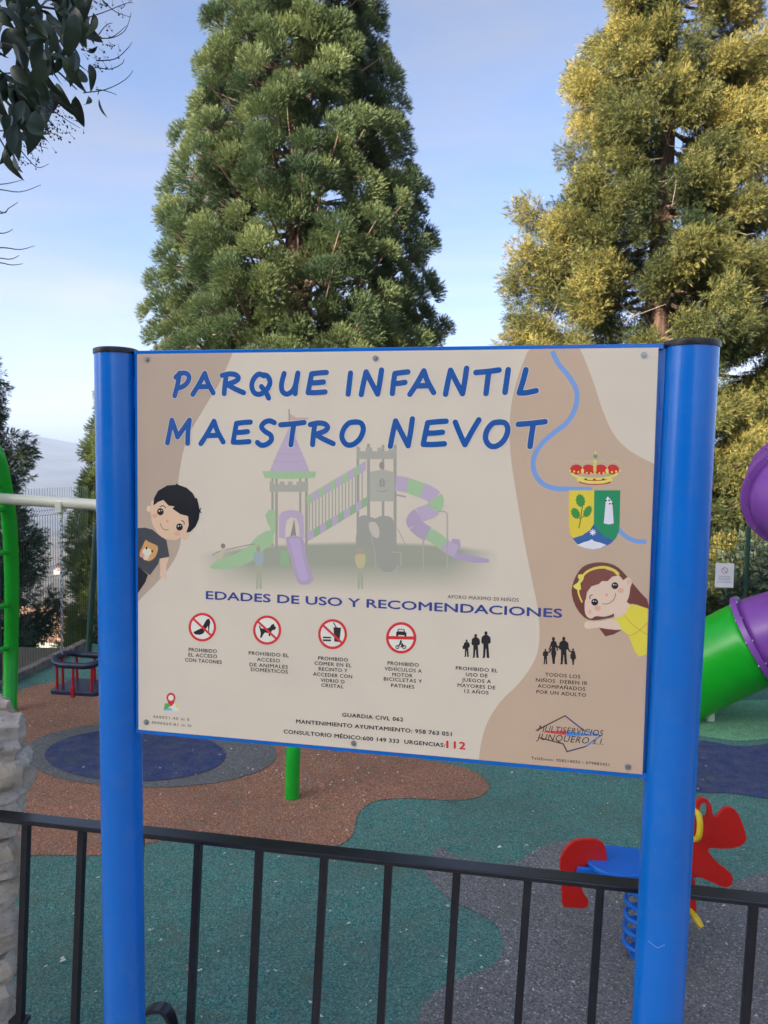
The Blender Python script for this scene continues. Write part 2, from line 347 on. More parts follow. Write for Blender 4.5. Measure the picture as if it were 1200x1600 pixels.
# the raised path the photograph is taken from
YAW = 0.19263
pv = MB().box((0, -3.4, 0.10), (40, 11.0, 0.5)).build('path', M['conc'], None, bevel=0.02); tag(pv, kind='structure')
kb = MB()
for i in range(12):
    t0, t1 = i/12+0.004, (i+1)/12-0.004; a = Vector((-4.08, 4.2, 0)); b = Vector((-3.60, 9.42, 0)); p = a.lerp(b, t0); q = a.lerp(b, t1); d = (q-p)
    kb.box((p+q)/2+Vector((-.06, 0, 0.03)), (0.10, d.length, 0.1), Matrix.Rotation(math.atan2(-d.x, d.y), 3, 'Z'))
tag(kb.build('kerb', M['kerb'], bevel=0.012), kind='structure')
# haze: pale air round everything
hb = MB().box((0, 2390, 75), (11900, 5560, 560)).build('haze', None); hb.display_type = 'WIRE'
hm = bpy.data.materials.new('pale_air'); hm.use_nodes = True; hn = hm.node_tree; hn.nodes.clear()
pvn = N(hn, 'ShaderNodeVolumePrincipled'); pvn.inputs['Color'].default_value = (0.62, 0.74, 1.0, 1); pvn.inputs['Density'].default_value = 0.00015; pvn.inputs['Anisotropy'].default_value = 0.0
ho = N(hn, 'ShaderNodeOutputMaterial'); hn.links.new(pvn.outputs[0], ho.inputs['Volume']); hb.data.materials.append(hm); tag(hb, kind='stuff')

# houses of the town in the valley
def house(i, x, y, wd, dp, ht, colr, label):
    z = float(terrain_z(np.array(x), np.array(y)))-0.5
    t = thing('house', (x, y, z), random.uniform(-.6, .6), label, 'house', 'small pale houses of the town below the park')
    MB().box((0, 0, ht/2), (wd, dp, ht)).build('wall', colr, t)
    r = MB(); hw, hd = wd/2+.4, dp/2+.4
    r.add([(-hw, -hd, ht), (hw, -hd, ht), (hw, hd, ht), (-hw, hd, ht), (-hw, 0, ht+wd*.2), (hw, 0, ht+wd*.2)], [(0, 1, 5, 4), (3, 4, 5, 2), (0, 4, 3), (1, 2, 5), (0, 3, 2, 1)])
    r.build('roof', M['rooftile'], t)
    wm = MB()
    for k in range(3):
        for q in range(max(1, int(ht//3))): wm.box((-wd*.3+k*wd*.3, -dp/2, 1.6+q*3), (wd*.1, .1, 1.9))
    tag(wm.build('windows', M['cap'], t), kind='stuff')
M['rooftile'] = mat('clay_roof', (0.30, 0.17, 0.11), 0.9, var=0.3, vscale=0.3)
hw = [mat('pale_render', (0.40, 0.36, 0.31), 0.9, var=0.08), mat('ochre_render', (0.36, 0.27, 0.18), 0.9, var=0.08), mat('white_render', (0.46, 0.45, 0.43), 0.9, var=0.05)]
hx = random.Random(3)
for i in range(34):
    y = hx.uniform(60, 420) if i < 26 else hx.uniform(420, 900); x = -y*hx.uniform(.34, .53)
    house(i, x, y, hx.uniform(7, 12), hx.uniform(6, 9), hx.uniform(4.5, 8), hx.choice(hw), 'small pale house of the hazy town seen through the mesh fence')

# ============================================================ INFORMATION SIGN
PW, PH = 1.2, 0.92527
SC = Vector((-0.0132, 1.7625, EYE.z-0.20593))                     # panel centre
rtv = Vector((math.cos(YAW), -math.sin(YAW), 0)); nrm = Vector((-math.sin(YAW), -math.cos(YAW), 0))
sign = thing('information_sign', (SC.x, SC.y, 0.35), -YAW, 'large cream playground notice board between two round blue posts', 'sign')
panel = MB().box((0, 0.004, SC.z-0.35), (PW, 0.006, PH)).build('panel', M['panel'], sign, bevel=0.001)
ZC = SC.z-0.35
def PX(px, py):                                                   # pixel -> (x, z) on the face of the panel
    d = ray(px, py); t = (SC-EYE).dot(nrm)/d.dot(nrm); p = EYE+d*t-SC
    return (p.dot(rtv), p.z+ZC)
def clipx(p): return (min(max(p[0], -PW/2+.0006), PW/2-.0006), min(max(p[1], ZC-PH/2+.0006), ZC+PH/2-.0006))
KIN = 1.22; KC = (1.12, 1.08, 1.0)
def ink(c, k=None): 
    a = s2l(c, 1.0); k = KIN if k is None else k
    # the print was seen under bluish skylight
    return (min(a[0]*k*KC[0], .86), min(a[1]*k*KC[1], .86), min(a[2]*k*KC[2], .86), 1)
class Print:
    """flat printed shapes, each a hair above the one below"""
    def __init__(s, z=0.0): s.v = []; s.f = []; s.c = []; s.z = 0.0011+z
    def raw(s, pts, faces, c, dz=0.0):
        n = len(s.v); s.v += [(p[0], -(0.0011+(s.z-0.0011+dz)*0.42), p[1]) for p in pts]; s.f += [tuple(i+n for i in f) for f in faces]; s.c += [c]*len(faces)
    def shape(s, loops, c, dz=0.0):                               # loops already in panel units
        allp = [p for l in loops for p in l]; tr = tessellate_polygon([[Vector((p[0], p[1], 0)) for p in l] for l in loops])
        s.raw(allp, tr, c, dz)
    def poly(s, px, c, dz=0.0, smooth=0, k=None, holes=(), clip=False):
        L = []
        for l in [px]+list(holes):
            if smooth: l = smooth_path(l, smooth, True)
            q = [PX(*p) for p in l]
            if clip: q = [clipx(p) for p in q]
            L.append(q)
        s.shape(L, ink(c, k), dz)
    def ell(s, cx, cy, rx, ry, c, dz=0.0, rot=0, n=24, k=None, hole=0):
        def lp(f): return [(cx+f*(rx*math.cos(a)*math.cos(rot)-ry*math.sin(a)*math.sin(rot)), cy+f*(rx*math.cos(a)*math.sin(rot)+ry*math.sin(a)*math.cos(rot))) for a in [2*math.pi*i/n for i in range(n)]]
        s.poly(lp(1), c, dz, 0, k, [lp(hole)] if hole else ())
    def stroke(s, px, wd, c, dz=0.0, smooth=0, k=None, caps=True, taper=None, pan=False):
        pts = smooth_path(px, smooth) if smooth else list(px)
        q = [Vector(p) if pan else Vector(PX(*p)) for p in pts]
        r = wd*(PW/800.0)/2 if not pan else wd/2; n = len(q); L = []; Rr = []
        for i in range(n):
            t = (q[min(i+1, n-1)]-q[max(i-1, 0)]).normalized(); m = Vector((-t.y, t.x))
            rr = r*(taper[0]+(taper[1]-taper[0])*i/(n-1)) if taper else r
            if 0 < i < n-1 and not smooth:
                t1 = (q[i]-q[i-1]).normalized(); t2 = (q[i+1]-q[i]).normalized(); cs = max(0.5, math.sqrt(max(0, (1+t1.dot(t2))/2))); rr /= cs
            L.append(q[i]+m*rr); Rr.append(q[i]-m*rr)
        col = ink(c, k)
        s.raw([tuple(p) for p in L+Rr], [(i, i+1, n+i+1, n+i) for i in range(n-1)], col, dz)
        for i in range(n):                                       # a stroke that crosses itself lies on itself
            for j in (len(s.v)-2*n+i, len(s.v)-n+i): v = s.v[j]; s.v[j] = (v[0], v[1]-4e-5*i/n, v[2])
        if caps:
            for e, j in ((0, 1), (n-1, n-2)):
                t = (q[e]-q[j]).normalized(); m = Vector((-t.y, t.x)); rr = (L[e]-Rr[e]).length/2
                arc = [q[e]+m*rr*math.cos(a)+t*rr*math.sin(a) for a in [math.pi*i/8 for i in range(9)]]
                s.raw([tuple(p) for p in arc], [tuple(range(9))], col, dz)
    def text(s, st, cx, cy, wpx, hpx, c, dz=0.0, bold=0.0, shear=0.0, k=None, spacing=1.0, rot=0.0, pt=None):
        vs, fs = text_mesh(st, 0.0, shear, spacing)
        x0 = min(v[0] for v in vs); x1 = max(v[0] for v in vs); y0 = min(v[1] for v in vs if 1); y1 = max(v[1] for v in vs)
        ch = 0.73                                                # cap height of the built-in face at size 1
        o = PX(cx, cy); o0 = PX(cx-wpx/2, cy); o1 = PX(cx+wpx/2, cy); o = ((o0[0]+o1[0])/2, o[1]); kx = (o1[0]-o0[0])/(x1-x0); kz = (PX(cx, cy-hpx/2)[1]-PX(cx, cy+hpx/2)[1])/ch; q = []
        for v in vs:
            a = (v[0]-(x0+x1)/2)*kx; b = (v[1]-ch/2)*kz
            q.append((o[0]+a*math.cos(rot)-b*math.sin(rot), o[1]+a*math.sin(rot)+b*math.cos(rot)))
        w_ = (o1[0]-o0[0])*0+bold*kz
        for kk, (ax, az) in enumerate(((0, 0),) if bold <= 0 else ((-w_, 0), (w_, 0), (0, w_*.7), (0, -w_*.7))):
            s.raw([(a+ax, b+az) for a, b in q], fs, ink(c, k), dz+kk*3e-5)
    def build(s, name, label=None):
        me = bpy.data.meshes.new(name); me.from_pydata(s.v, [], s.f)
        at_ = me.color_attributes.new('ink', 'FLOAT_COLOR', 'CORNER'); buf = []
        for p, c in zip(me.polygons, s.c): buf += list(c)*p.loop_total
        at_.data.foreach_set('color', buf); me.materials.append(M['print'])
        # face the viewer (-y)
        bm = bmesh.new(); bm.from_mesh(me)
        for f in bm.faces:
            if f.normal.y > 0: f.normal_flip()
        bm.to_mesh(me); bm.free()
        o = bpy.data.objects.new(name, me); link(o, panel)
        if label: o['label'] = label
        return o
def text_mesh(st, bold, shear, spacing):
    cu = bpy.data.curves.new('t', 'FONT'); cu.body = st; cu.offset = bold; cu.shear = shear; cu.space_character = spacing; cu.resolution_u = 3
    cu.fill_mode = 'FRONT' if hasattr(cu, 'fill_mode') else cu.fill_mode
    ob = bpy.data.objects.new('t', cu); COL.objects.link(ob)
    dg = bpy.context.evaluated_depsgraph_get(); ev = ob.evaluated_get(dg); me = ev.to_mesh()
    vs = [(v.co.x, v.co.y) for v in me.vertices]; fs = [tuple(p.vertices) for p in me.polygons]
    ev.to_mesh_clear(); bpy.data.objects.remove(ob); bpy.data.curves.remove(cu)
    return vs, fs
CREAM = (199, 190, 174); TAN = (182, 160, 138); TAN2 = (172, 154, 137)
# ground colour, tan bands
p = Print(0); p.shape([[(-PW/2+.0004, ZC-PH/2+.0004), (PW/2-.0004, ZC-PH/2+.0004), (PW/2-.0004, ZC+PH/2-.0004), (-PW/2+.0004, ZC+PH/2-.0004)]], ink(CREAM)); p.build('background_print')
p = Print(0.0003)
p.poly([(200, 540)]+[(364, 540)]+smooth_path([(362, 556), (345, 595), (318, 640), (293, 685), (281, 735), (277, 790), (284, 830), (276, 868), (250, 905), (215, 940)], 4)+[(200, 945)], TAN2, clip=True)
p.poly([(828, 540)]+smooth_path([(823, 552), (806, 600), (797, 650), (798, 710), (808, 780), (820, 850), (831, 905), (840, 950), (843, 995), (836, 1030), (812, 1066), (782, 1096), (762, 1128), (752, 1160), (748, 1190)], 4)+[(746, 1210), (1100, 1240), (1100, 726)]+
       smooth_path([(1020, 724), (985, 705), (960, 680), (943, 645), (928, 600), (915, 565), (906, 545)], 4)+[(905, 530)], TAN, clip=True)
p.build('tan_band_print')
p = Print(0.0006)
p.stroke([(863, 549), (872, 568), (890, 590), (901, 612), (899, 637), (886, 660), (866, 676), (846, 694), (834, 716), (835, 738), (847, 755), (866, 763), (890, 764), (925, 765)], 7, (112, 148, 204), smooth=5, caps=False)
p.stroke([(962, 822), (975, 836), (992, 845), (1010, 846)], 6.5, (112, 148, 204), smooth=5, caps=False); p.build('river_line_print')

# ---- faded photograph of the climbing frame
FAD = 1.0
nxp, nyp = 90, 42
gv = []; gc = []
X0, X1, Y0, Y1 = 300, 790, 828, 930
for j in range(nyp+1):
    for i in range(nxp+1):
        x = X0+(X1-X0)*i/nxp; y = Y0+(Y1-Y0)*j/nyp; gv.append(PX(x, y))
        hor = 846+8*math.sin((x-330)/120)*0+ (abs(x-560)/200)**2*10
        ex = max(0, 1-max(0, (abs(x-545)-150)/85.0)); ey = min(1, max(0, (y-hor)/7.0))*min(1, max(0, (928-y)/62.0))
        a = (ex**1.0)*ey*1.25; a = min(0.92, max(0, a)); a *= 0.86
        g = s2l((134, 143, 126)); b_ = s2l(CREAM); gc.append(tuple((b_[q]*(1-a)+g[q]*a)*KIN*KC[q] for q in range(3))+(1.0,))
me = bpy.data.meshes.new('meadow_print')
vv = [(q[0], -(0.0011+0.00017), q[1]) for q in gv]
ff = [(j*(nxp+1)+i, j*(nxp+1)+i+1, (j+1)*(nxp+1)+i+1, (j+1)*(nxp+1)+i) for j in range(nyp) for i in range(nxp)]
me.from_pydata(vv, [], ff); ca = me.color_attributes.new('ink', 'FLOAT_COLOR', 'POINT'); ca.data.foreach_set('color', [c for q in gc for c in q]); me.materials.append(M['print'])
bm = bmesh.new(); bm.from_mesh(me)
for f in bm.faces:
    if f.normal.y > 0: f.normal_flip()
bm.to_mesh(me); bm.free(); link(bpy.data.objects.new('meadow_print', me), panel)
_b = lambda c: tuple(.76*c[i]+.24*CREAM[i] for i in range(3)); LIL = (168, 152, 184); LIL2 = (156, 140, 174); GRN = (138, 180, 132); GRN2 = (122, 164, 118); GRY = (136, 140, 130); GR2 = (150, 152, 142); DRK = (112, 117, 108)
def z8(x, y): return (400+x/3.0, 640+y/3.0)
def Z8(l): return [z8(*q) for q in l]
LIL, LIL2, GRN, GRN2, GRY, GR2, DRK = map(_b, (LIL, LIL2, GRN, GRN2, GRY, GR2, DRK))
p = Print(0.0007)
# posts
for x, y0, y1, wd in ((78, 320, 640, 11), (97, 320, 730, 13), (208, 320, 560, 11), (237, 320, 740, 13), (478, 175, 640, 12), (528, 160, 650, 14), (596, 165, 650, 12), (652, 165, 660, 14)):
    p.stroke(Z8([(x, y0), (x, y1)]), wd/3, GRY, dz=0.00, caps=False)
# flag
p.stroke(Z8([(156, 0), (158, 90)]), 1.8, (150, 130, 120)); p.poly(Z8([(158, 18), (190, 38), (255, 38), (215, 58), (160, 48)]), (184, 160, 150), 0.0001)
# roof
p.poly(Z8([(158, 80), (185, 130), (215, 200), (252, 290), (65, 290), (100, 205), (135, 130)]), LIL, 0.0001)
for yy in (205, 240): p.stroke(Z8([(100-(yy-205)*.45, yy), (158, yy+6), (216+(yy-205)*.45, yy)]), 1.2, LIL2, 0.0002, smooth=3)
p.poly(Z8([(30, 288), (282, 290), (278, 318), (160, 326), (42, 320)]), GRN, 0.0002)
p.poly(Z8([(65, 335), (80, 335), (80, 350), (112, 350), (112, 337), (135, 337), (135, 352), (150, 352), (150, 337), (172, 337), (172, 352), (190, 352), (190, 337), (245, 338), (245, 385), (65, 385)]), GR2, 0.0001)
p.poly(Z8([(472, 178), (490, 178), (490, 195), (515, 195), (515, 178), (545, 178), (545, 195), (570, 195), (570, 178), (595, 178), (595, 195), (620, 195), (620, 178), (660, 178), (660, 232), (472, 232)]), GR2, 0.0001)
# tower box and window
p.poly(Z8([(535, 292), (590, 280), (648, 292), (648, 430), (535, 430)]), (166, 167, 154), 0.0001)
p.poly(Z8([(580, 330), (592, 320), (604, 330), (604, 362), (580, 362)]), (140, 143, 134), 0.0002); p.stroke(Z8([(592, 324), (592, 360)]), 1, (180, 178, 166), 0.0003); p.stroke(Z8([(568, 378), (592, 386), (618, 378)]), 1.4, (144, 146, 136), 0.0002, smooth=3)
p.ell(*z8(590, 262), 4, 6, (144, 134, 124), 0.0001)
# sloping bridge
def band(a, b, w0, n, c1, c2):
    a = Vector(a); b = Vector(b); nn = 8
    for i in range(n):
        q0 = a.lerp(b, i/n); q1 = a.lerp(b, (i+1)/n); p.poly(Z8([(q0.x, q0.y), (q1.x, q1.y), (q1.x, q1.y+w0), (q0.x, q0.y+w0)]), c1 if i % 2 else c2, 0.0002)
for i in range(17):
    x = 250+i*15.5; y0 = 430-(x-245)*.60; p.stroke(Z8([(x, y0), (x, y0+165)]), 1.6, GRY, 0.0001, caps=False)
band((238, 405), (515, 240), 44, 10, LIL, GRN); band((245, 575), (525, 405), 42, 10, GRN2, LIL)
# arch and front slide
p.poly(Z8([(108, 600), (108, 500), (125, 478), (160, 470), (200, 474), (222, 495), (228, 600), (205, 610), (202, 540), (190, 510), (165, 504), (145, 520), (138, 560), (138, 606)]), LIL, 0.0002)
p.poly(Z8([(160, 600), (180, 510), (190, 600)]), DRK, 0.0001)
p.poly(Z8([(140, 600), (220, 600), (238, 690), (265, 770), (268, 800), (240, 820), (205, 816), (188, 790), (165, 700)]), LIL2, 0.0003, smooth=2)
p.poly(Z8([(155, 604), (205, 604), (222, 700), (245, 785), (238, 800), (212, 800), (198, 770), (180, 700)]), (174, 158, 190), 0.0004)
# left slide
p.poly(Z8([(88, 470), (60, 470), (44, 495), (55, 530), (75, 570), (90, 580)]), GRN, 0.0001)
p.poly([(424, 828), (408, 834), (398, 842), (385, 856), (362, 868), (340, 876), (328, 886), (345, 890), (372, 886), (398, 874), (414, 858), (428, 848)], GRN, 0.0001, smooth=2)
p.poly(Z8([(115, 660), (155, 660), (155, 735), (115, 735)]), GRN2, 0.00005)
# lower rocks
p.poly(Z8([(470, 640), (475, 560), (480, 510), (505, 495), (530, 500), (560, 510), (580, 500), (610, 498), (640, 510), (650, 560), (658, 640), (660, 740), (600, 760), (560, 700), (540, 640)]), (150, 151, 141), 0.0001, smooth=2)
p.poly(Z8([(530, 530), (560, 528), (578, 560), (576, 600), (552, 596), (535, 570)]), (186, 181, 168), 0.0002, smooth=2)
# tube slide segments
tp = smooth_path([(655, 345), (700, 352), (760, 372), (815, 395), (845, 425), (825, 470), (765, 495), (740, 525), (775, 565), (840, 600), (900, 645), (940, 665)], 6)
cs = [LIL, GRN, LIL, GRN, LIL, LIL2, LIL2, GRN, LIL]; nseg = 9; m_ = len(tp)
for i in range(nseg):
    seg = tp[i*(m_-1)//nseg:(i+1)*(m_-1)//nseg+1]; p.stroke(Z8(seg), 23-(i > 6)*4, cs[i], 0.0002+0.00003*i, caps=False)
p.stroke(Z8([(658, 400), (700, 408)]), 2.5, GRY, 0.0001)
p.poly(Z8([(920, 605), (955, 608), (960, 640), (940, 670), (1000, 680), (1090, 700), (1095, 716), (1020, 718), (930, 700), (905, 660)]), (164, 150, 176), 0.0003)
for x, y0, y1 in ((785, 580, 765), (897, 490, 750)): p.stroke(Z8([(x, y0), (x, y1)]), 2.2, (164, 164, 152), 0.0006, caps=False)
p.stroke(Z8([(850, 478), (885, 478), (897, 492)]), 2.2, (164, 164, 152), 0.0006, smooth=3)
p.stroke(Z8([(640, 668), (680, 668), (680, 730), (660, 735), (655, 765)]), 1.6, (166, 167, 156), 0.0006); p.stroke(Z8([(540, 590), (560, 680), (562, 760)]), 1.6, (160, 162, 152), 0.0006)
p.stroke(Z8([(665, 560), (700, 630)]), 1.0, GRY, 0.0003)
# tiny people
for (cx, top, hh, c) in ((490, 650, 190, (184, 176, 136)), (15, 640, 200, (150, 164, 166))):
    p.ell(*z8(cx-3, top+14), 3.2, 5, (170, 150, 134), 0.0007); p.poly(Z8([(cx-22, top+30), (cx+20, top+28), (cx+24, top+60), (cx+14, top+90), (cx-12, top+90), (cx-24, top+60)]), c, 0.0007, smooth=2)
    p.poly(Z8([(cx-12, top+88), (cx+14, top+88), (cx+12, top+hh), (cx+3, top+hh), (cx, top+110), (cx-4, top+hh), (cx-13, top+hh)]), (160, 164, 140), 0.0006)
p.ell(349, 853, 3.5, 4, (130, 124, 116), 0.0007); p.poly([(346, 858), (353, 858), (346, 872), (340, 874)], (184, 178, 150), 0.0006)
p.stroke([(333, 868), (342, 862), (380, 853), (398, 850)], 1.4, (146, 134, 124), 0.0003, smooth=3)
p.build('climbing_frame_picture')

# ---- title, drawn stroke by stroke
G = {  # strokes in a unit box, x right, y down; already leaning
 'P': [[(.36, .03), (.24, .5), (.05, .97)], [(.12, .20), (.40, .05), (.75, .03), (.97, .17), (.88, .40), (.58, .58), (.20, .66)]],
 'A': [[(.03, .97), (.30, .55), (.58, .04)], [(.58, .04), (.72, .45), (.96, .90)], [(.24, .64), (.80, .62)]],
 'R': [[(.22, .05), (.16, .5), (.12, .97)], [(.03, .10), (.35, .03), (.62, .07), (.74, .22), (.62, .38), (.25, .53)], [(.25, .53), (.55, .72), (.97, .93)]],
 'Q': [[(.62, .10), (.38, .03), (.14, .20), (.03, .48), (.14, .75), (.42, .82), (.74, .66), (.92, .36), (.78, .10), (.52, .06)], [(.50, .52), (.70, .72), (.85, .97)]],
 'U': [[(.20, .05), (.06, .50), (.10, .84), (.36, .97), (.68, .80), (.86, .45), (.95, .03)], [(.95, .03), (.84, .5), (.80, .95)]],
 'E': [[(.97, .04), (.6, .06), (.22, .10)], [(.22, .10), (.13, .5), (.04, .93)], [(.16, .50), (.5, .49), (.82, .46)], [(.04, .93), (.45, .93), (.90, .90)]],
 'I': [[(.95, .03), (.5, .5), (.05, .97)]],
 'N': [[(.26, .10), (.15, .5), (.04, .97)], [(.26, .10), (.50, .5), (.78, .95)], [(.96, .03), (.88, .5), (.78, .95)]],
 'F': [[(.97, .04), (.6, .07), (.20, .11)], [(.20, .11), (.12, .5), (.05, .97)], [(.14, .54), (.45, .53), (.80, .49)]],
 'T': [[(.03, .13), (.5, .09), (.97, .03)], [(.56, .08), (.50, .5), (.44, .97)]],
 'L': [[(.42, .03), (.25, .5), (.06, .93)], [(.06, .93), (.45, .92), (.97, .84)]],
 'M': [[(.22, .05), (.13, .5), (.03, .95)], [(.22, .05), (.36, .42), (.46, .72)], [(.46, .72), (.70, .40), (.96, .05)], [(.96, .05), (.90, .5), (.88, .97)]],
 'S': [[(.95, .10), (.70, .03), (.42, .09), (.25, .26), (.45, .44), (.75, .58), (.78, .78), (.50, .94), (.22, .96), (.03, .86)]],
 'O': [[(.62, .06), (.34, .10), (.10, .36), (.04, .68), (.22, .93), (.50, .94), (.80, .72), (.96, .36), (.86, .10), (.58, .05)]],
 'V': [[(.04, .12), (.22, .55), (.42, .97)], [(.42, .97), (.68, .5), (.97, .03)]],
}
def q4(x, y): return (140+x/2.2222, 530+y/2.2222)
def q5(x, y): return (640+x/2.2222, 530+y/2.2222)
row1 = [('P', q4(285, 107), q4(357, 208)), ('A', q4(348, 107), q4(442, 203)), ('R', q4(450, 110), q4(547, 200)), ('Q', q4(553, 110), q4(642, 216)), ('U', q4(655, 107), q4(736, 202)), ('E', q4(748, 104), q4(834, 200)),
        ('I', q4(889, 107), q4(916, 202)), ('N', q4(932, 96), q4(1026, 204)), ('F', q4(1040, 102), q4(1116, 200)), ('A', q5(-10, 98), q5(96, 203)), ('N', q5(113, 90), q5(210, 203)), ('T', q5(219, 96), q5(322, 200)), ('I', q5(322, 95), q5(352, 196)), ('L', q5(368, 95), q5(450, 202))]
row2 = [('M', q4(260, 268), q4(360, 373)), ('A', q4(376, 273), q4(477, 374)), ('E', q4(488, 276), q4(570, 372)), ('S', q4(573, 272), q4(654, 380)), ('T', q4(653, 278), q4(757, 378)), ('R', q4(756, 280), q4(858, 377)), ('O', q4(865, 274), q4(963, 380)),
        ('N', z8(614, 28), z8(750, 188)), ('E', z8(768, 38), z8(907, 184)), ('V', z8(918, 33), z8(1060, 180)), ('O', z8(1060, 40), z8(1197, 190)), ('T', q5(366, 275), q5(482, 384))]
p = Print(0.0022); p2 = Print(0.0018)
for g, a, b in row1+row2:
    wd = 8.3; h = wd/2-0.2
    for si, st in enumerate(G[g]):
        pts = [(a[0]+h+(b[0]-a[0]-2*h)*x, a[1]+h+(b[1]-a[1]-2*h)*y) for x, y in st]
        p.stroke(pts, wd, (12, 76, 148), dz=0.00004*si, smooth=4); p2.stroke(pts, wd+1.5, (204, 206, 200), dz=0.00004*si, smooth=4)
p2.build('title_outline_print'); p.build('title_print')

NAVY = (42, 62, 130); BLK = (36, 34, 36)
p = Print(0.0012)
p.text('EDADES DE USO Y RECOMENDACIONES', 600.5, 943.5, 556, 13.6, NAVY, bold=0.03)
p.text('AFORO MÁXIMO 20 NIÑOS', 755, 934.5, 111, 5.8, BLK, spacing=1.1, bold=0.0); p.build('heading_print')
# pictograms
RED = (196, 46, 48)
def ringsign(cx, cy, r, slash=True):
    p = Print(0.0010)
    p.ell(cx, cy, r, r*1.04, (214, 208, 198), n=40); p.ell(cx, cy, r, r*1.04, RED, 0.0001, n=40, hole=0.83)
    return p
def z1(x, y): return (200+x/2.857, 900+y/2.857)
def z2(x, y): return (580+x/2.553, 900+y/2.553)
def L1(l): return [z1(*q) for q in l]
def L2(l): return [z2(*q) for q in l]
def slash(p, cx, cy, r): 
    a = R(43); p.stroke([(cx-r*.9*math.cos(a), cy-r*.9*math.sin(a)), (cx+r*.9*math.cos(a), cy+r*.9*math.sin(a))], 3.6, RED, 0.0003, caps=False)
p = ringsign(*z1(333, 228), 21.5); p.poly(L1([(293, 250), (312, 240), (330, 232), (345, 205), (352, 193), (364, 190), (369, 205), (365, 222), (363, 250), (360, 250), (358, 222), (345, 240), (338, 256), (322, 262), (300, 260)]), BLK, 0.0002); slash(p, *z1(333, 228), 21.5); p.build('no_heels_pictogram')
p = ringsign(*z1(622, 241), 22.0); p.poly(L1([(590, 218), (594, 232), (612, 236), (632, 230), (642, 217), (652, 212), (655, 222), (663, 230), (656, 240), (644, 242), (638, 256), (636, 268), (630, 268), (628, 254), (612, 252), (604, 262), (597, 275), (590, 274), (594, 256), (590, 240), (586, 224)]), BLK, 0.0002); slash(p, *z1(622, 241), 22); p.build('no_dogs_pictogram')
p = ringsign(*z1(914, 259), 22.6); p.poly(L1([(918, 228), (952, 230), (944, 294), (922, 292)]), BLK, 0.0002); p.stroke(L1([(918, 208), (930, 228)]), 1.6, BLK, 0.0002)
p.poly(L1([(872, 270), (906, 271), (908, 278), (870, 277)]), BLK, 0.0002); p.poly(L1([(870, 282), (908, 283), (906, 291), (872, 290)]), BLK, 0.0002); slash(p, *z1(914, 259), 22.6); p.build('no_food_pictogram')
p = ringsign(*z2(120, 246), 23.6)
p.stroke([z2(64, 245), z2(176, 247)], 5, RED, 0.0003, caps=False)
p.poly(L2([(100, 224), (104, 222), (108, 210), (132, 211), (136, 223), (141, 226), (141, 236), (100, 234)]), BLK, 0.0002); p.poly(L2([(108, 220), (111, 213), (129, 214), (131, 221)]), (205, 200, 190), 0.00025)
for x in (104, 137): p.poly(L2([(x-4, 234), (x+4, 234), (x+4, 240), (x-4, 240)]), BLK, 0.0002)
for x in (105, 132): p.ell(*z2(x, 283), 3.2, 3.2, BLK, 0.0002, hole=.6)
p.stroke(L2([(105, 283), (115, 272), (128, 276), (132, 283)]), 1.3, BLK, 0.0002); p.stroke(L2([(112, 276), (118, 264), (126, 272), (120, 282)]), 2.0, BLK, 0.0003); p.ell(*z2(119, 260), 1.7, 1.9, BLK, 0.0002); p.build('no_vehicles_pictogram')
def person(p, hx, hy, s, kind=0, dz=0.0):
    """small standing silhouette; hx, hy = top of head in pixels, s = height"""
    u = s/100.0
    def q(l): return [(hx+x*u, hy+y*u) for x, y in l]
    p.ell(hx, hy+7*u, 5.8*u, 7.4*u, BLK, dz, n=12)
    if kind == 0: p.poly(q([(-4, 13), (4, 13), (12, 18), (17, 24), (18, 42), (12, 48), (9, 46), (10, 62), (12, 95), (14, 100), (3, 100), (1, 66), (-1, 66), (-4, 100), (-15, 100), (-11, 95), (-10, 60), (-10, 46), (-14, 48), (-18, 40), (-16, 22), (-11, 17)]), BLK, dz+.00002)
    if kind == 1: p.poly(q([(-3, 13), (4, 13), (11, 19), (14, 34), (18, 50), (15, 52), (8, 36), (7, 42), (11, 60), (6, 80), (5, 100), (-3, 100), (-5, 80), (-9, 60), (-6, 42), (-7, 34), (-16, 50), (-19, 48), (-12, 30), (-9, 18)]), BLK, dz+.00002)
p = Print(0.0010)
person(p, *z2(381, 253), 27); person(p, *z2(417, 231), 37); person(p, *z2(458, 220), 41.5); p.poly(L2([(364, 278), (376, 277), (377, 290), (366, 291)]), BLK, 0.0001); p.build('age_limit_pictogram')
p = Print(0.0010)
person(p, *z2(695, 290), 24, 0); person(p, *z2(727, 243), 42, 1); person(p, *z2(768, 242), 43, 0, 0.0001); person(p, *z2(805, 288), 26, 1)
p.stroke(L2([(700, 304), (712, 302), (718, 290)]), 2, BLK, 0.0003); p.stroke(L2([(740, 278), (747, 284), (754, 276)]), 2, BLK, 0.0003); p.stroke(L2([(782, 280), (790, 298), (800, 302)]), 2, BLK, 0.0003); p.poly(L2([(797, 312), (812, 312), (818, 330), (794, 330)]), BLK, 0.0002); p.build('with_adult_pictogram')
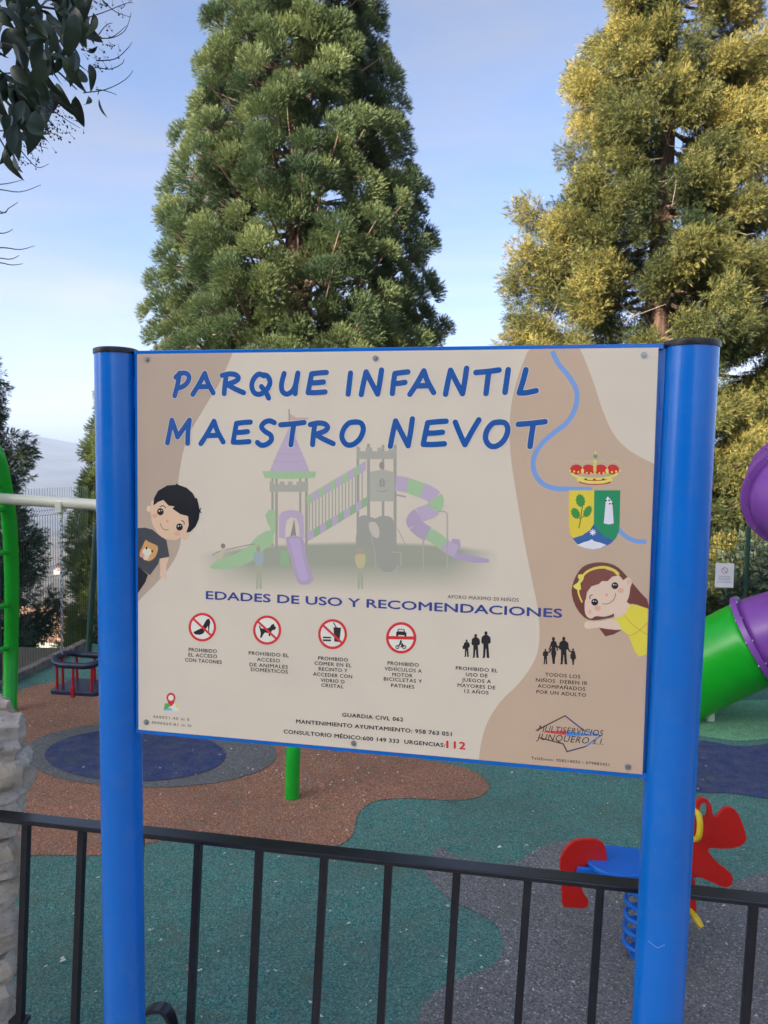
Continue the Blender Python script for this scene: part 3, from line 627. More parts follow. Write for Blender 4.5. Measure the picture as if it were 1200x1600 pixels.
# captions
def caption(lines, name='caption_print', c=BLK, bold=0.022, h=5.7):
    p = Print(0.0010)
    for st, cx, cy, wd in lines: p.text(st, cx, cy, wd, h, c, bold=bold, spacing=1.12)
    return p.build(name)
def cl(zf, rows, sc): return [(st, *zf(cx, cy), wd/sc) for st, cx, cy, wd in rows]
caption(cl(z1, [('PROHIBIDO', 335, 331, 125), ('EL ACCESO', 335, 354, 127), ('CON TACONES', 338, 378, 163)], 2.857))
caption(cl(z1, [('PROHIBIDO EL', 629, 348, 178), ('ACCESO', 628, 374, 102), ('DE ANIMALES', 629, 399, 170), ('DOMÉSTICOS', 632, 421, 164)], 2.857))
caption(cl(z1, [('PROHIBIDO', 916, 369, 132), ('COMER EN EL', 916, 393, 164), ('RECINTO Y', 916, 417, 128), ('ACCEDER CON', 914, 442, 174), ('VIDRIO O', 914, 467, 106), ('CRISTAL', 913, 489, 98)], 2.857))
caption(cl(z2, [('PROHIBIDO', 128, 350, 124), ('VEHÍCULOS A', 128, 373, 148), ('MOTOR', 125, 394, 80), ('BICICLETAS Y', 127, 414, 152), ('PATINES', 126, 438, 92)], 2.553))
caption(cl(z2, [('PROHIBIDO EL', 421, 371, 166), ('USO DE', 421, 394, 86), ('JUEGOS A', 420, 416, 116), ('MAYORES DE', 420, 439, 150), ('12 AÑOS', 420, 461, 96)], 2.553))
caption(cl(z2, [('TODOS LOS', 764, 396, 140), ('NIÑOS  DEBEN IR', 760, 420, 206), ('ACOMPAÑADOS', 759, 443, 190), ('POR UN ADULTO', 758, 467, 198)], 2.553))
p = Print(0.0010)
p.text('GUARDIA CIVL 062', 582.5, 1120, 95, 6.2, BLK, bold=0.035, spacing=1.12); p.text('MANTENIMIENTO AYUNTAMIENTO: 958 763 051', 584.5, 1136.5, 243, 6.3, BLK, bold=0.035, spacing=1.08)
p.text('CONSULTORIO MÉDICO:600 149 333  URGENCIAS:', 569.5, 1153, 252, 6.3, BLK, bold=0.035, spacing=1.08); p.text('112', 712.5, 1163.5, 29, 11.5, (196, 44, 46), bold=0.045, spacing=1.1); p.build('phone_numbers_print')
p = Print(0.0010)
p.text('468021.40 m E', 268, 1121.5, 57, 4.4, (86, 78, 70), bold=0.006, spacing=1.2); p.text('4090569.81 m N', 268, 1131, 62, 4.4, (86, 78, 70), bold=0.006, spacing=1.2); p.build('coordinates_print')
p = Print(0.0010)
p.poly(L1([(160, 600), (168, 565), (220, 568), (230, 603)]), (206, 208, 190)); p.poly(L1([(160, 598), (166, 568), (184, 566), (190, 580), (176, 592)]), (88, 156, 82), 0.0001); p.poly(L1([(163, 600), (176, 590), (190, 588), (203, 600)]), (110, 168, 206), 0.0002); p.poly(L1([(212, 572), (222, 570), (226, 586), (216, 590)]), (228, 200, 110), 0.0001)
p.poly([(z1(193+20*math.cos(a), 542+22*math.sin(a))) for a in [R(140+i*260/12) for i in range(0, 13)]]+[z1(206, 568), z1(194, 582), z1(181, 568)], (190, 54, 48), 0.0003); p.ell(*z1(193, 543), 4.2, 4.6, (226, 220, 208), 0.0004); p.build('map_pin_print')
# contractor's logo
p = Print(0.0010)
for a, b, c in (((838, 1141), (883, 1118), (92, 60, 62)), ((883, 1118), (912, 1141), (58, 62, 92)), ((912, 1141), (938, 1149), (54, 120, 186)), ((842, 1152), (880, 1162), (92, 60, 62)), ((880, 1162), (886, 1174), (70, 60, 70)), ((886, 1174), (915, 1166), (66, 66, 96)), ((915, 1166), (938, 1149), (54, 120, 186))):
    p.stroke([a, b], 2.0, c, 0.0001)
p.poly([(844, 1143), (880, 1141), (936, 1149), (880, 1148)], (196, 70, 66), 0.0002); p.poly([(885, 1142), (938, 1149), (885, 1150)], (60, 130, 200), 0.0003)
p.text('MULTISERVICIOS', 892, 1141, 102, 10, (46, 36, 40), 0.0005, shear=0.25, bold=0.0, spacing=1.08); p.text('JUNQUERO s.l.', 890, 1154, 105, 10.5, (46, 36, 40), 0.0005, shear=0.3, bold=0.0, spacing=1.12); p.build('contractor_logo')
p = Print(0.0010); p.text('Teléfonos: 958214033 - 679883421', 891, 1189, 122, 4.6, BLK, bold=0.014, spacing=1.2); p.build('contractor_phone_print')
# ---- boy
def zb(x, y): return (180+x/4.2857, 720+y/4.2857)
def B_(l): return [zb(*q) for q in l]
SK = (226, 178, 150)
p = Print(0.0012)
p.poly(B_([(150, 450), (205, 448), (250, 460), (300, 500), (345, 530), (365, 640), (300, 655), (290, 690), (235, 765), (150, 710)]), (62, 66, 72), clip=True)
p.poly(B_([(150, 706), (222, 762), (205, 810), (150, 885)]), (18, 20, 30), 0.0001, clip=True)
p.poly(B_([(302, 654), (362, 648), (345, 700), (342, 760), (350, 792), (338, 798), (318, 770), (300, 780), (304, 730)]), SK, 0.0001)
p.poly(B_([(205, 530), (222, 540), (268, 560), (288, 575), (285, 610), (265, 650), (225, 672), (190, 650), (165, 620), (182, 580)]), (196, 148, 92), 0.0001, smooth=2)
p.ell(*zb(215, 610), 7, 6.5, (224, 206, 184), 0.0002); p.ell(*zb(208, 640), 5, 6, (220, 190, 160), 0.00015); p.ell(*zb(182, 632), 4, 3.5, (206, 140, 140), 0.0002)
for ex, ey in ((212, 585), (250, 605)): p.ell(*zb(ex, ey), 1.5, 2.2, (50, 36, 30), 0.0003)
p.poly(B_([(262, 260), (240, 300), (218, 300), (215, 330), (240, 352), (245, 400), (265, 450), (300, 500), (350, 525), (410, 530), (445, 510), (460, 530), (485, 520), (492, 490), (475, 478), (505, 440), (520, 380), (430, 280)]), SK, 0.0003, smooth=3)
p.ell(*zb(225, 322), 3, 4, (232, 190, 160), 0.00035)
p.poly(B_([(258, 300), (262, 250), (290, 200), (350, 165), (410, 160), (408, 150), (430, 162), (480, 180), (520, 215), (538, 250), (550, 250), (562, 300), (566, 325), (582, 310), (572, 335), (585, 352), (568, 345), (562, 390), (540, 440), (505, 475), (478, 480), (495, 430), (490, 370), (440, 358), (385, 320), (400, 305), (360, 300), (325, 262), (290, 275)]), (14, 18, 28), 0.0005)
for ex, ey in ((305, 341), (433, 443)):
    p.ell(*zb(ex, ey), 5.2, 5.6, (20, 14, 14), 0.0006); p.ell(*zb(ex-1, ey+3), 4.4, 4.6, (58, 36, 30), 0.00062); p.ell(*zb(ex+2, ey+1), 3.4, 3.6, (12, 10, 12), 0.00064); p.ell(*zb(ex-7, ey-6), 1.1, 1.1, (240, 240, 240), 0.0007); p.ell(*zb(ex+8, ey-8), .8, .8, (240, 240, 240), 0.0007)
p.stroke(B_([(302, 308), (322, 300), (340, 314)]), 1.4, (40, 28, 26), 0.0006, smooth=3); p.stroke(B_([(446, 400), (462, 408), (464, 424)]), 1.4, (40, 28, 26), 0.0006, smooth=3)
p.stroke(B_([(306, 420), (315, 445), (335, 462), (358, 460)]), .9, (70, 36, 32), 0.0006, smooth=4); p.ell(*zb(352, 404), 2, 1.8, (208, 140, 118), 0.0006); p.ell(*zb(268, 368), 4.2, 3.4, (222, 156, 134), 0.0004); p.ell(*zb(418, 486), 4.4, 3.6, (218, 158, 132), 0.0004)
p.build('boy_drawing')
# ---- girl
def zg(x, y): return (820+x/4.325, 680+y/4.325)
def G_(l): return [zg(*q) for q in l]
SK2 = (226, 186, 166); HR = (104, 58, 52)
p = Print(0.0012)
p.poly(G_([(520, 858), (450, 865), (390, 890), (345, 950), (320, 1020), (318, 1080), (345, 1160), (400, 1230), (460, 1250), (540, 1240), (600, 1225), (650, 1180), (700, 1140), (760, 1145), (840, 1175), (860, 1150), (780, 1060), (720, 990), (660, 920), (600, 875)]), HR, smooth=2, clip=True)
p.poly(G_([(500, 1300), (560, 1310), (655, 1315), (600, 1345), (545, 1358), (530, 1340)]), HR, 0.0001)
p.poly(G_([(690, 1160), (715, 1142), (760, 1148), (830, 1170), (830, 1480), (770, 1495), (740, 1455), (700, 1350), (650, 1310), (600, 1235), (650, 1210)]), (214, 196, 66), 0.0002, clip=True)
p.poly(G_([(600, 1180), (680, 1120), (715, 1145), (690, 1180), (672, 1215), (605, 1240)]), SK2, 0.0003)
p.poly(G_([(402, 1275), (420, 1255), (470, 1258), (540, 1250), (600, 1238), (655, 1312), (560, 1308), (490, 1298), (430, 1308), (405, 1298)]), SK2, 0.0004, smooth=2)
p.poly(G_([(415, 1060), (405, 1130), (405, 1190), (420, 1225), (450, 1238), (480, 1222), (540, 1225), (600, 1205), (660, 1160), (700, 1100), (712, 1030), (722, 1000), (712, 970), (690, 960), (665, 978), (640, 950), (560, 900), (430, 980)]), SK2, 0.0005, smooth=3)
p.poly(G_([(375, 1060), (372, 1000), (400, 950), (450, 915), (530, 900), (600, 920), (640, 945), (590, 955), (560, 985), (520, 985), (500, 1005), (450, 1020), (420, 1060), (412, 1110), (395, 1120)]), (118, 66, 58), 0.0007)
p.stroke(G_([(385, 1125), (362, 1060), (368, 990), (410, 930), (470, 900), (540, 892), (600, 912), (628, 936)]), 4.6, (214, 192, 84), 0.0008, smooth=4, taper=(.5, 1))
p.poly(G_([(365, 940), (400, 945), (390, 985), (375, 1000), (380, 1040), (355, 1045), (325, 1020), (350, 1000), (370, 980), (358, 960)]), (220, 200, 92), 0.0009, smooth=2)
for ex, ey in ((472, 1127), (608, 1016)):
    p.ell(*zg(ex, ey), 5.4, 5.4, (22, 16, 16), 0.0008); p.ell(*zg(ex-2, ey+4), 4.4, 4.2, (60, 40, 34), 0.00082); p.ell(*zg(ex+2, ey+1), 3.6, 3.6, (14, 12, 12), 0.00084); p.ell(*zg(ex-8, ey-7), 1.1, 1.1, (240, 240, 240), 0.0009); p.ell(*zg(ex+7, ey-5), .8, .8, (240, 240, 240), 0.0009)
p.stroke(G_([(440, 1105), (440, 1085), (456, 1078)]), 1.2, (60, 40, 36), 0.0008, smooth=3); p.stroke(G_([(525, 1138), (560, 1138), (600, 1110), (614, 1068)]), .9, (120, 60, 52), 0.0008, smooth=4)
p.ell(*zg(552, 1077), 2.4, 2.0, (206, 150, 130), 0.0008); p.ell(*zg(492, 1168), 5, 4.2, (220, 160, 138), 0.0006); p.ell(*zg(648, 1048), 5, 4, (220, 160, 138), 0.0006)
p.ell(*zg(440, 1192), 3, 4, (214, 168, 148), 0.0006); p.ell(*zg(700, 990), 3, 4.5, (214, 168, 148), 0.0006)
p.stroke(G_([(668, 1212), (740, 1290), (830, 1350)]), 1.0, (190, 156, 70), 0.0004, smooth=3); p.stroke(G_([(700, 1355), (760, 1330), (830, 1265)]), 1.2, (196, 150, 90), 0.0004, smooth=3)
p.build('girl_drawing')
# ---- coat of arms
p = Print(0.0012)
sh = [(298, 372), (300, 640), (315, 690), (355, 735), (410, 762), (460, 770), (520, 760), (575, 735), (615, 695), (635, 650), (645, 372)]
p.poly(G_(sh), (46, 92, 150))
p.poly(G_([(298, 372), (469, 372), (466, 600), (440, 640), (390, 675), (323, 697), (303, 660), (298, 600)]), (216, 188, 62), 0.0001)
p.poly(G_([(469, 372), (645, 372), (640, 610), (628, 670), (600, 708), (540, 685), (490, 640), (466, 600)]), (30, 132, 88), 0.0001)
p.poly(G_([(352, 742), (400, 722), (430, 714), (452, 702), (470, 716), (510, 726), (552, 742), (510, 762), (460, 770), (410, 763)]), (214, 216, 226), 0.0001)
star = []
for i in range(16): a = math.pi*i/8; r_ = 27 if i % 2 == 0 else 12; star.append(zg(459+r_*math.cos(a), 656+r_*math.sin(a)))
p.poly(star, (226, 226, 224), 0.0002)
def oak(cx, cy, w_, h_, rot):
    o = []
    for i in range(24):
        a = 2*math.pi*i/24; rr = 1.0 if i % 2 else 0.80; x = w_*math.cos(a)*rr; y = h_*math.sin(a)*rr; o.append(zg(cx+x*math.cos(rot)-y*math.sin(rot), cy+x*math.sin(rot)+y*math.cos(rot)))
    p.poly(o, (58, 134, 62), 0.0002)
oak(376, 442, 34, 48, -.2); oak(343, 528, 30, 44, -.5); oak(424, 516, 28, 46, .5)
p.stroke(G_([(390, 470), (378, 560), (366, 626)]), 1.4, (96, 110, 50), 0.0003, smooth=3); p.stroke(G_([(378, 570), (352, 545)]), 1.1, (96, 110, 50), 0.0003); p.stroke(G_([(384, 560), (410, 530)]), 1.1, (96, 110, 50), 0.0003)
p.poly(G_([(548, 430), (560, 414), (575, 430), (590, 450), (594, 500), (600, 596), (570, 602), (533, 596), (542, 500)]), (212, 206, 220), 0.0002)
for x, y in ((549, 441), (570, 440), (574, 463), (592, 463)): p.ell(*zg(x, y), 1.5, 1.2, (24, 24, 30), 0.0003)
# crown
YL = (214, 200, 100)
p.poly(G_([(350, 285), (470, 296), (595, 285), (575, 325), (520, 334), (470, 336), (420, 334), (370, 322)]), (176, 50, 40), 0.0001)
for cx_, w_ in ((348, 42), (430, 44), (512, 44), (594, 42)): p.ell(*zg(cx_, 232), w_/4.325, 34/4.325, (190, 46, 40), 0.0002)
p.stroke(G_([(320, 262), (370, 286), (470, 296), (570, 286), (622, 262)]), 3.4, YL, 0.0003, smooth=4); p.stroke(G_([(360, 300), (420, 316), (470, 319), (530, 316), (584, 300)]), 4.2, YL, 0.00035, smooth=4)
for i in range(13):
    t = i/12; x = 305+t*340; y = 240+math.sin(t*math.pi)*18; p.ell(*zg(x, y), 1.6, 1.8, YL, 0.0004, n=10)
for x, y in ((390, 240), (473, 236), (555, 240), (473, 205), (473, 180), (473, 222)): p.ell(*zg(x, y), 2.6, 3.4, YL, 0.00045, n=12)
for a_ in (([(300, 215), (320, 185), (352, 176), (385, 190), (392, 230)]), ([(384, 195), (420, 172), (460, 180), (472, 200)]), ([(474, 200), (490, 178), (530, 170), (566, 195)]), ([(556, 230), (566, 190), (600, 176), (636, 185), (655, 215)])):
    p.stroke(G_(a_), .9, (176, 184, 130), 0.0004, smooth=4)
p.ell(*zg(477, 142), 3.2, 3.6, (96, 140, 110), 0.0005); p.stroke(G_([(478, 108), (478, 132)]), 1.4, YL, 0.0005); p.stroke(G_([(468, 118), (488, 118)]), 1.2, YL, 0.0006)
for x in (412, 470, 530): p.ell(*zg(x, 297+(x == 470)*2), 2.4, 1.2, (60, 90, 60) if x != 470 else (150, 40, 36), 0.0006)
p.build('coat_of_arms')

# frame, brackets, bolts, posts
fr = MB(); t = 0.012
fr.box((0, 0.016, ZC+PH/2+0.0025), (PW+0.02, 0.028, t)); fr.box((0, 0.016, ZC-PH/2-0.0045), (PW+0.02, 0.028, t))
fr.box((-PW/2-0.004, 0.016, ZC), (0.010, 0.026, PH)); fr.box((PW/2+0.011, 0.018, ZC), (0.026, 0.010, PH)); fr.box((0, 0.012, ZC), (PW*.99, 0.006, PH*.98))
fr.build('frame', M['blue'], sign, bevel=0.0015)
for sx in (-1, 1):
    for zz in (.80, .47, .12, -.12, -.47, -.80):
        b = MB().box((sx*(PW/2+0.016), 0.018, ZC+zz*PH/2), (0.018, 0.012, 0.075 if abs(zz) > .3 else 0.05)).build('bracket', M['blue'], sign, bevel=0.001)
for bx, by in ((230, 562), (587, 560), (1006, 555), (981, 1198), (553, 1161), (229, 1128)):
    x, z = PX(bx, by); m = MB(); m.tube([(x, -0.0012, z), (x, -0.0030, z)], 0.0068, 16); m.tube([(x, -0.003, z), (x, -0.0060, z)], [0.0042, 0.0032], 6); m.build('bolt', M['steel'], sign)
def post(px0, py0, px1, py1, r, dy):
    """round post through two sight lines in the plane of the board"""
    def on(px, py):
        d = ray(px, py); s0 = SC-nrm*dy; t = (s0-EYE).dot(nrm)/d.dot(nrm); q = EYE+d*t-SC; return Vector((q.dot(rtv), dy, q.z+ZC))
    a = on(px0, py0); b = on(px1, py1); k = (0.0-b.z)/(a.z-b.z); c = b+(a-b)*k
    prof = [c, c.lerp(a, .25), c.lerp(a, .5), c.lerp(a, .75), a]
    o = MB().tube(prof, r, 48).build('post', M['blue'], sign, smooth=True)
    d = (a-b).normalized(); MB().tube([a-d*0.004, a+d*0.002, a+d*0.008, a+d*0.0105], [r+0.0022, r+.003, r+0.0025, r-.004], 40).build('cap', M['cap'], o, smooth=True)
    MB().tube([c+d*0.001, c+d*0.012], r+0.045, 32).build('base_plate', M['blue'], o, smooth=True)
    return o
post(181.5, 552, 195, 1600, 0.0515, 0.02)
rp_ = post(1081.5, 541, 1027, 1600, 0.0545, 0.02)

# scratch in the paint of the right post
m = MB(); sc0 = [(1014, 1474), (1022, 1479), (1028, 1482), (1036, 1478), (1046, 1474), (1055, 1476)]
XC = 0
def onpost(px, py):
    d = ray(px, py); q0 = sign.matrix_world if False else None
    s0 = SC-nrm*(-.036); t = (s0-EYE).dot(nrm)/d.dot(nrm); q = EYE+d*t-SC; x = q.dot(rtv); return Vector((x, .02-math.sqrt(max(1e-6, .0549**2-(x-XC)**2)), q.z+ZC))
XC = onpost(1035, 1478).x
for i in range(len(sc0)-1):
    a = onpost(*sc0[i]); b = onpost(*sc0[i+1]); m.add([a+Vector((0, 0, -.0006)), b+Vector((0, 0, -.0006)), b+Vector((0, 0, .0006)), a+Vector((0, 0, .0006))], [(0, 1, 2, 3)])
m.build('scratch', mat('bare_primer', (0.30, 0.45, 0.62), .6), rp_)

# ============================================================ IRON RAILING just behind the sign
FO = Vector((0.0, 2.06, 0.35)); rail = thing('iron_railing', FO, -YAW, 'low black iron railing crossing the foreground behind the blue sign', 'railing')
def onF(px, py, dy=0.0):
    s0 = FO-nrm*dy; d = ray(px, py); t = (s0-EYE).dot(nrm)/d.dot(nrm); q = EYE+d*t-FO; return Vector((q.dot(rtv), dy, q.z))
ra = onF(0, 1275); rb = onF(1200, 1407); dr = (rb-ra)
RA = ra-dr*0.17; RB = rb+dr*0.7; zr = lambda x: RA.z+(RB.z-RA.z)*(x-RA.x)/(RB.x-RA.x)
hr = MB(); ang = math.atan2(RB.z-RA.z, RB.x-RA.x)
hr.box((RA+RB)/2, ((RB-RA).length, 0.052, 0.014), Matrix.Rotation(-ang, 3, 'Y')); hr.build('handrail', M['black'], rail, bevel=0.0025)
bot = [(42, 32), (129, 117.7), (219, 208), (310.5, 298), (405.5, 393), (507, 493), (607.5, 595), (714, 700), (825, 809), (938, 923.5), (1055, 1040), (1177.5, 1163.6)]
xs_ = []
for tx, bx in bot:
    ty = 1290+(tx/1200)*125; a = onF(tx, ty); b = onF(bx, 1600); xs_.append((a.x, (b.x-a.x)/(b.z-a.z)))
for k in range(1, 2): xs_.append((xs_[0][0]-0.168*k if k < 5 else 0, xs_[0][1]))
for k in range(1, 4): xs_.append((xs_[11][0]+0.168*k, xs_[11][1]))
for x, sl_ in xs_:
    zt = zr(x)-0.007; zb = 0.10; xb = x+(zb-zt)*sl_
    m = MB(); m.add([(xx+dx*.0105, dy_*.0105, zz) for (xx, zz) in ((xb, zb), (x, zt)) for dx, dy_ in ((-1, -1), (1, -1), (1, 1), (-1, 1))], [(0, 1, 2, 3), (4, 5, 6, 7), (0, 1, 5, 4), (1, 2, 6, 5), (2, 3, 7, 6), (3, 0, 4, 7)])
    m.build('baluster', M['black'], rail, bevel=0.0015)
MB().box(((RA.x+RB.x)/2, 0, 0.09), (RB.x-RA.x, 0.03, 0.02)).build('bottom_rail', M['black'], rail, bevel=0.002)
for x in (RA.x+.02, RB.x-.02): MB().box((x, 0, (zr(x)-.008)/2), (0.04, 0.04, zr(x)-.01)).build('standard', M['black'], rail, bevel=.002)
# bent strap scroll beside a baluster, and the collar on the first one
c0 = onF(254, 1622, -0.03); rad = 0.058; path = [(c0.x-rad*1.35, c0.z-0.35)]+[(c0.x+(-math.cos(a))*rad*(1.35 if a < 1.57 else .7), c0.z+math.sin(a)*0.095) for a in [math.pi*i/14 for i in range(15)]]+[(c0.x+rad*.7, c0.z-0.35)]
m = MB(); nP = len(path)
for i, (x, z) in enumerate(path):
    q = Vector(path[min(i+1, nP-1)])-Vector(path[max(i-1, 0)]); q.normalize(); n_ = Vector((-q.y, q.x))*0.005
    m.v += [(x+n_.x, -0.055, z+n_.y), (x+n_.x, -0.012, z+n_.y), (x-n_.x, -0.012, z-n_.y), (x-n_.x, -0.055, z-n_.y)]
for i in range(nP-1):
    for k in range(4): m.f.append((i*4+k, i*4+(k+1) % 4, (i+1)*4+(k+1) % 4, (i+1)*4+k))
m.f += [(0, 1, 2, 3), tuple((nP-1)*4+k for k in range(4))]
m.build('scroll', M['black'], rail, bevel=0.0015)
c1 = onF(32, 1592); MB().box(c1+Vector((0, -.004, 0)), (0.052, 0.04, 0.014)).box(c1+Vector((0, -.004, -.018)), (0.038, 0.034, 0.022)).build('collar', M['black'], rail, bevel=0.003)

# ============================================================ STONE WALL (left edge)
WO = Vector((-1.16, 2.43, 0.0)); WR = 0.50; wv = Vector((math.cos(WR), math.sin(WR), 0)); wall = thing('stone_wall', WO, WR, 'rough pale limestone wall end rising at the left edge of the photo', 'wall')
def stone(sz, seed, sub):
    bm = bmesh.new(); bmesh.ops.create_cube(bm, size=1); bmesh.ops.subdivide_edges(bm, edges=bm.edges[:], cuts=sub, use_grid_fill=True)
    r_ = random.Random(seed); from mathutils import noise as mn; off = Vector((seed*7.3, seed*1.7, 3))
    for v in bm.verts:
        p = v.co.copy(); q = p.normalized()*0.62; v.co = p.lerp(q, 0.42); v.co = Vector((v.co.x*sz[0], v.co.y*sz[1], v.co.z*sz[2]))
        n = mn.noise(v.co*8+off)*0.040+mn.noise(v.co*22+off)*0.020+(mn.noise(v.co*70+off)*0.008 if sub > 4 else 0); st_ = 0.012*max(0, mn.noise(v.co*Vector((14, 14, 60))+off))
        v.co += v.co.normalized()*(n-st_)
    me = bpy.data.meshes.new('stone'); bm.to_mesh(me); bm.free(); me.materials.append(M['stone']); me.polygons.foreach_set('use_smooth', [True]*len(me.polygons))
    try: me.set_sharp_from_angle(angle=R(35))
    except Exception: pass
    return me
ends = [(1132, 1187, 43), (1185, 1225, 42), (1225, 1262, 44), (1262, 1308, 30), (1308, 1366, 30), (1366, 1412, 28), (1412, 1462, 28), (1462, 1488, 27), (1488, 1530, 25), (1530, 1600, 24), (1600, 1660, 26), (1660, 1740, 26), (1740, 1830, 28), (1830, 1950, 27)]
body = [stone((0.34, 0.30, 0.105), 40+i, 3) for i in range(4)]
for i, (y0, y1, xr) in enumerate(ends):
    p0 = at(xr, y0, 2.43); p1 = at(xr, y1, 2.43); h = p0.z-p1.z; zc = (p0.z+p1.z)/2
    dx = (p0-WO).dot(wv)-.004
    for dpt in (0.0, 0.24):
        s_ = bpy.data.objects.new('stone', stone((0.30, 0.25, h*1.04), 3*i+11+int(dpt*50), 9 if not dpt else 5)); link(s_, wall); s_.location = (dx-0.145-dpt*.08+random.uniform(-.014, .012), 0.10+dpt, zc); s_.rotation_euler = (random.uniform(-.06, .06), random.uniform(-.10, .10), random.uniform(-.15, .15))
    for k in range(4):
        s_ = bpy.data.objects.new('stone', body[(i+k) % 4]); link(s_, wall); s_.location = (dx-0.47-0.345*k-(i % 2)*.05, 0.2, zc+random.uniform(-.01, .01)); s_.scale = (1.03, 1.3, h/0.100); s_.rotation_euler = (0, 0, random.choice((0, math.pi)))
MB().box((-1.0, 0.26, 0.70), (1.5, 0.24, 1.36)).build('mortar', M['conc'], wall)

# ============================================================ SWING
sw = thing('swing_frame', (-3.5, 6.6, 0), 0, 'arched green swing frame with cream crossbar behind the sign', 'swing')
SWO = Vector((-3.5, 6.6, 0))
def L_(v): return Vector(v)-SWO
def leg(foot, topx, bulge, n=1):
    pass
A0 = gr(15, 1112); B0 = gr(456.5, 1247)
perp = Vector((.165, .986, 0)); 
barA = at(-74, 774, 6.40); barB = at(498, 812, 6.02)
topA = at(-72, 672, 6.40); topB = barB+Vector((0, 0, 0.42))
pA = [A0, at(17.5, 1010, 7.02), at(18.5, 900, 6.88), at(14, 810, 6.72), at(4, 745, 6.56), at(-8, 705, 6.46), at(-40, 680, 6.40), topA]
mir = lambda q, o: Vector((q.x-2*(q-o).dot(perp)*perp.x, q.y-2*(q-o).dot(perp)*perp.y, q.z))
l1 = [Vector(q) for q in smooth_path([tuple(q) for q in pA], 5)]
off = mir(A0, topA)
MB().tube([L_(q) for q in l1], 0.062, 16).build('leg', M['green'], sw, smooth=True)
MB().tube([L_(mir(q, topA)) for q in l1], 0.062, 16).build('leg', M['green'], sw, smooth=True)
for zz in (0.55, 1.02, 1.48, 1.88, 2.10):
    q = min(l1, key=lambda p: abs(p.z-zz)); q2 = mir(q, topA); MB().tube([L_(q), L_(q2)], 0.024, 10).build('rung', M['green'], sw, smooth=True)
hB = [B0, at(457.5, 1190, B0.y+.02), at(460, 1150, B0.y+.05), at(464, 1080, B0.y+.12), at(472, 1000, 5.62), at(486, 860, 5.88), at(497, 760, 6.0)]
hB = [Vector(q) for q in smooth_path([tuple(q) for q in hB], 5)]; tB = Vector((hB[-1].x, hB[-1].y, 0))
MB().tube([L_(q) for q in hB], 0.05, 16).build('leg', M['green'], sw, smooth=True)
MB().tube([L_(mir(q, tB)) for q in hB], 0.05, 16).build('leg', M['green'], sw, smooth=True)
MB().tube([L_(barA), L_(barB)], 0.0455, 20).build('crossbar', M['cream'], sw, smooth=True)
bd = (barB-barA)
def onbar(px):
    lo, hi = 0., 1.
    for _ in range(40):
        m_ = (lo+hi)/2; q = barA+bd*m_-EYE; X_ = q.dot(crx)/q.dot(fwd)*F+600
        if X_ < px: lo = m_
        else: hi = m_
    return barA+bd*lo
hang = [onbar(95), onbar(164)]
for q in hang:
    m = MB(); m.box(L_(q)+Vector((0, 0, -.035)), (.05, .11, .09)); m.tube([L_(q)+Vector((0, -.03, -.06)), L_(q)+Vector((0, .03, -.06))], .018, 10); m.box(L_(q)+Vector((0, 0, -.10)), (.03, .03, .06)); m.build('clamp', M['cream'], sw, bevel=0.004)
# cradle seat
sc_ = (hang[0]+hang[1])/2; sz = at(125, 1033, sc_.y).z
seat = thing('cradle_swing_seat', (sc_.x, sc_.y, sz), math.atan2(bd.y, bd.x), 'toddler swing seat with dark rim and red bars hanging on chains', 'swing seat')
def rr(wx, wy, r, n=6):
    o = []
    for cx, cy, a0 in ((wx-r, wy-r, 0), (-(wx-r), wy-r, 90), (-(wx-r), -(wy-r), 180), (wx-r, -(wy-r), 270)):
        for i in range(n): a = R(a0+90*i/(n-1)); o.append((cx+r*math.cos(a), cy+r*math.sin(a)))
    return o
WX = (hang[1]-hang[0]).length/2+0.02
MB().tube([(x, y, 0.035*abs(x/WX)**2) for x, y in rr(WX, .17, .11)], 0.027, 10, closed=True).build('rim', M['rubberblack'], seat, smooth=True)
o_ = rr(WX-.0, .185, .05); b = MB(); b.v = [(x, y, z) for z in (-.20, -.235) for x, y in o_]; k_ = len(o_); b.f = [tuple(range(k_)), tuple(range(k_, 2*k_))[::-1]]+[(i, (i+1) % k_, k_+(i+1) % k_, k_+i) for i in range(k_)]
b.build('base', M['rubberblack'], seat, bevel=0.006)
for x, y in ((-WX+.02, .0), (-WX+.06, -.155), (-.0, -.175), (WX-.06, -.155), (WX-.02, 0), (-WX+.06, .155), (0, .175), (WX-.06, .155)):
    MB().tube([(x, y, 0.02), (x*.98, y*1.0, -.20)], 0.0115, 8).build('bar', M['seatred'], seat, smooth=True)
MB().box((0, -.182, -.205), (.03, .02, .09)).build('strap', M['seatred'], seat, bevel=.003)
for q, sx in zip(hang, (-1, 1)):
    a = Vector((sx*(WX-.02), 0, .04)); b_ = Vector((sx*(hang[1]-hang[0]).length/2, 0, q.z-.12-sz)); m = MB(); n_ = int((b_-a).length/.034)
    for i in range(n_):
        c = a.lerp(b_, (i+.5)/n_); e = Vector((.011, 0, 0)) if i % 2 else Vector((0, .011, 0)); u = Vector((0, 0, 1))
        m.tube([c+e*math.cos(t)+u*.021*math.sin(t) for t in [2*math.pi*k/8 for k in range(8)]], .0036, 4, closed=True)
    m.build('chain', M['steel'], seat)

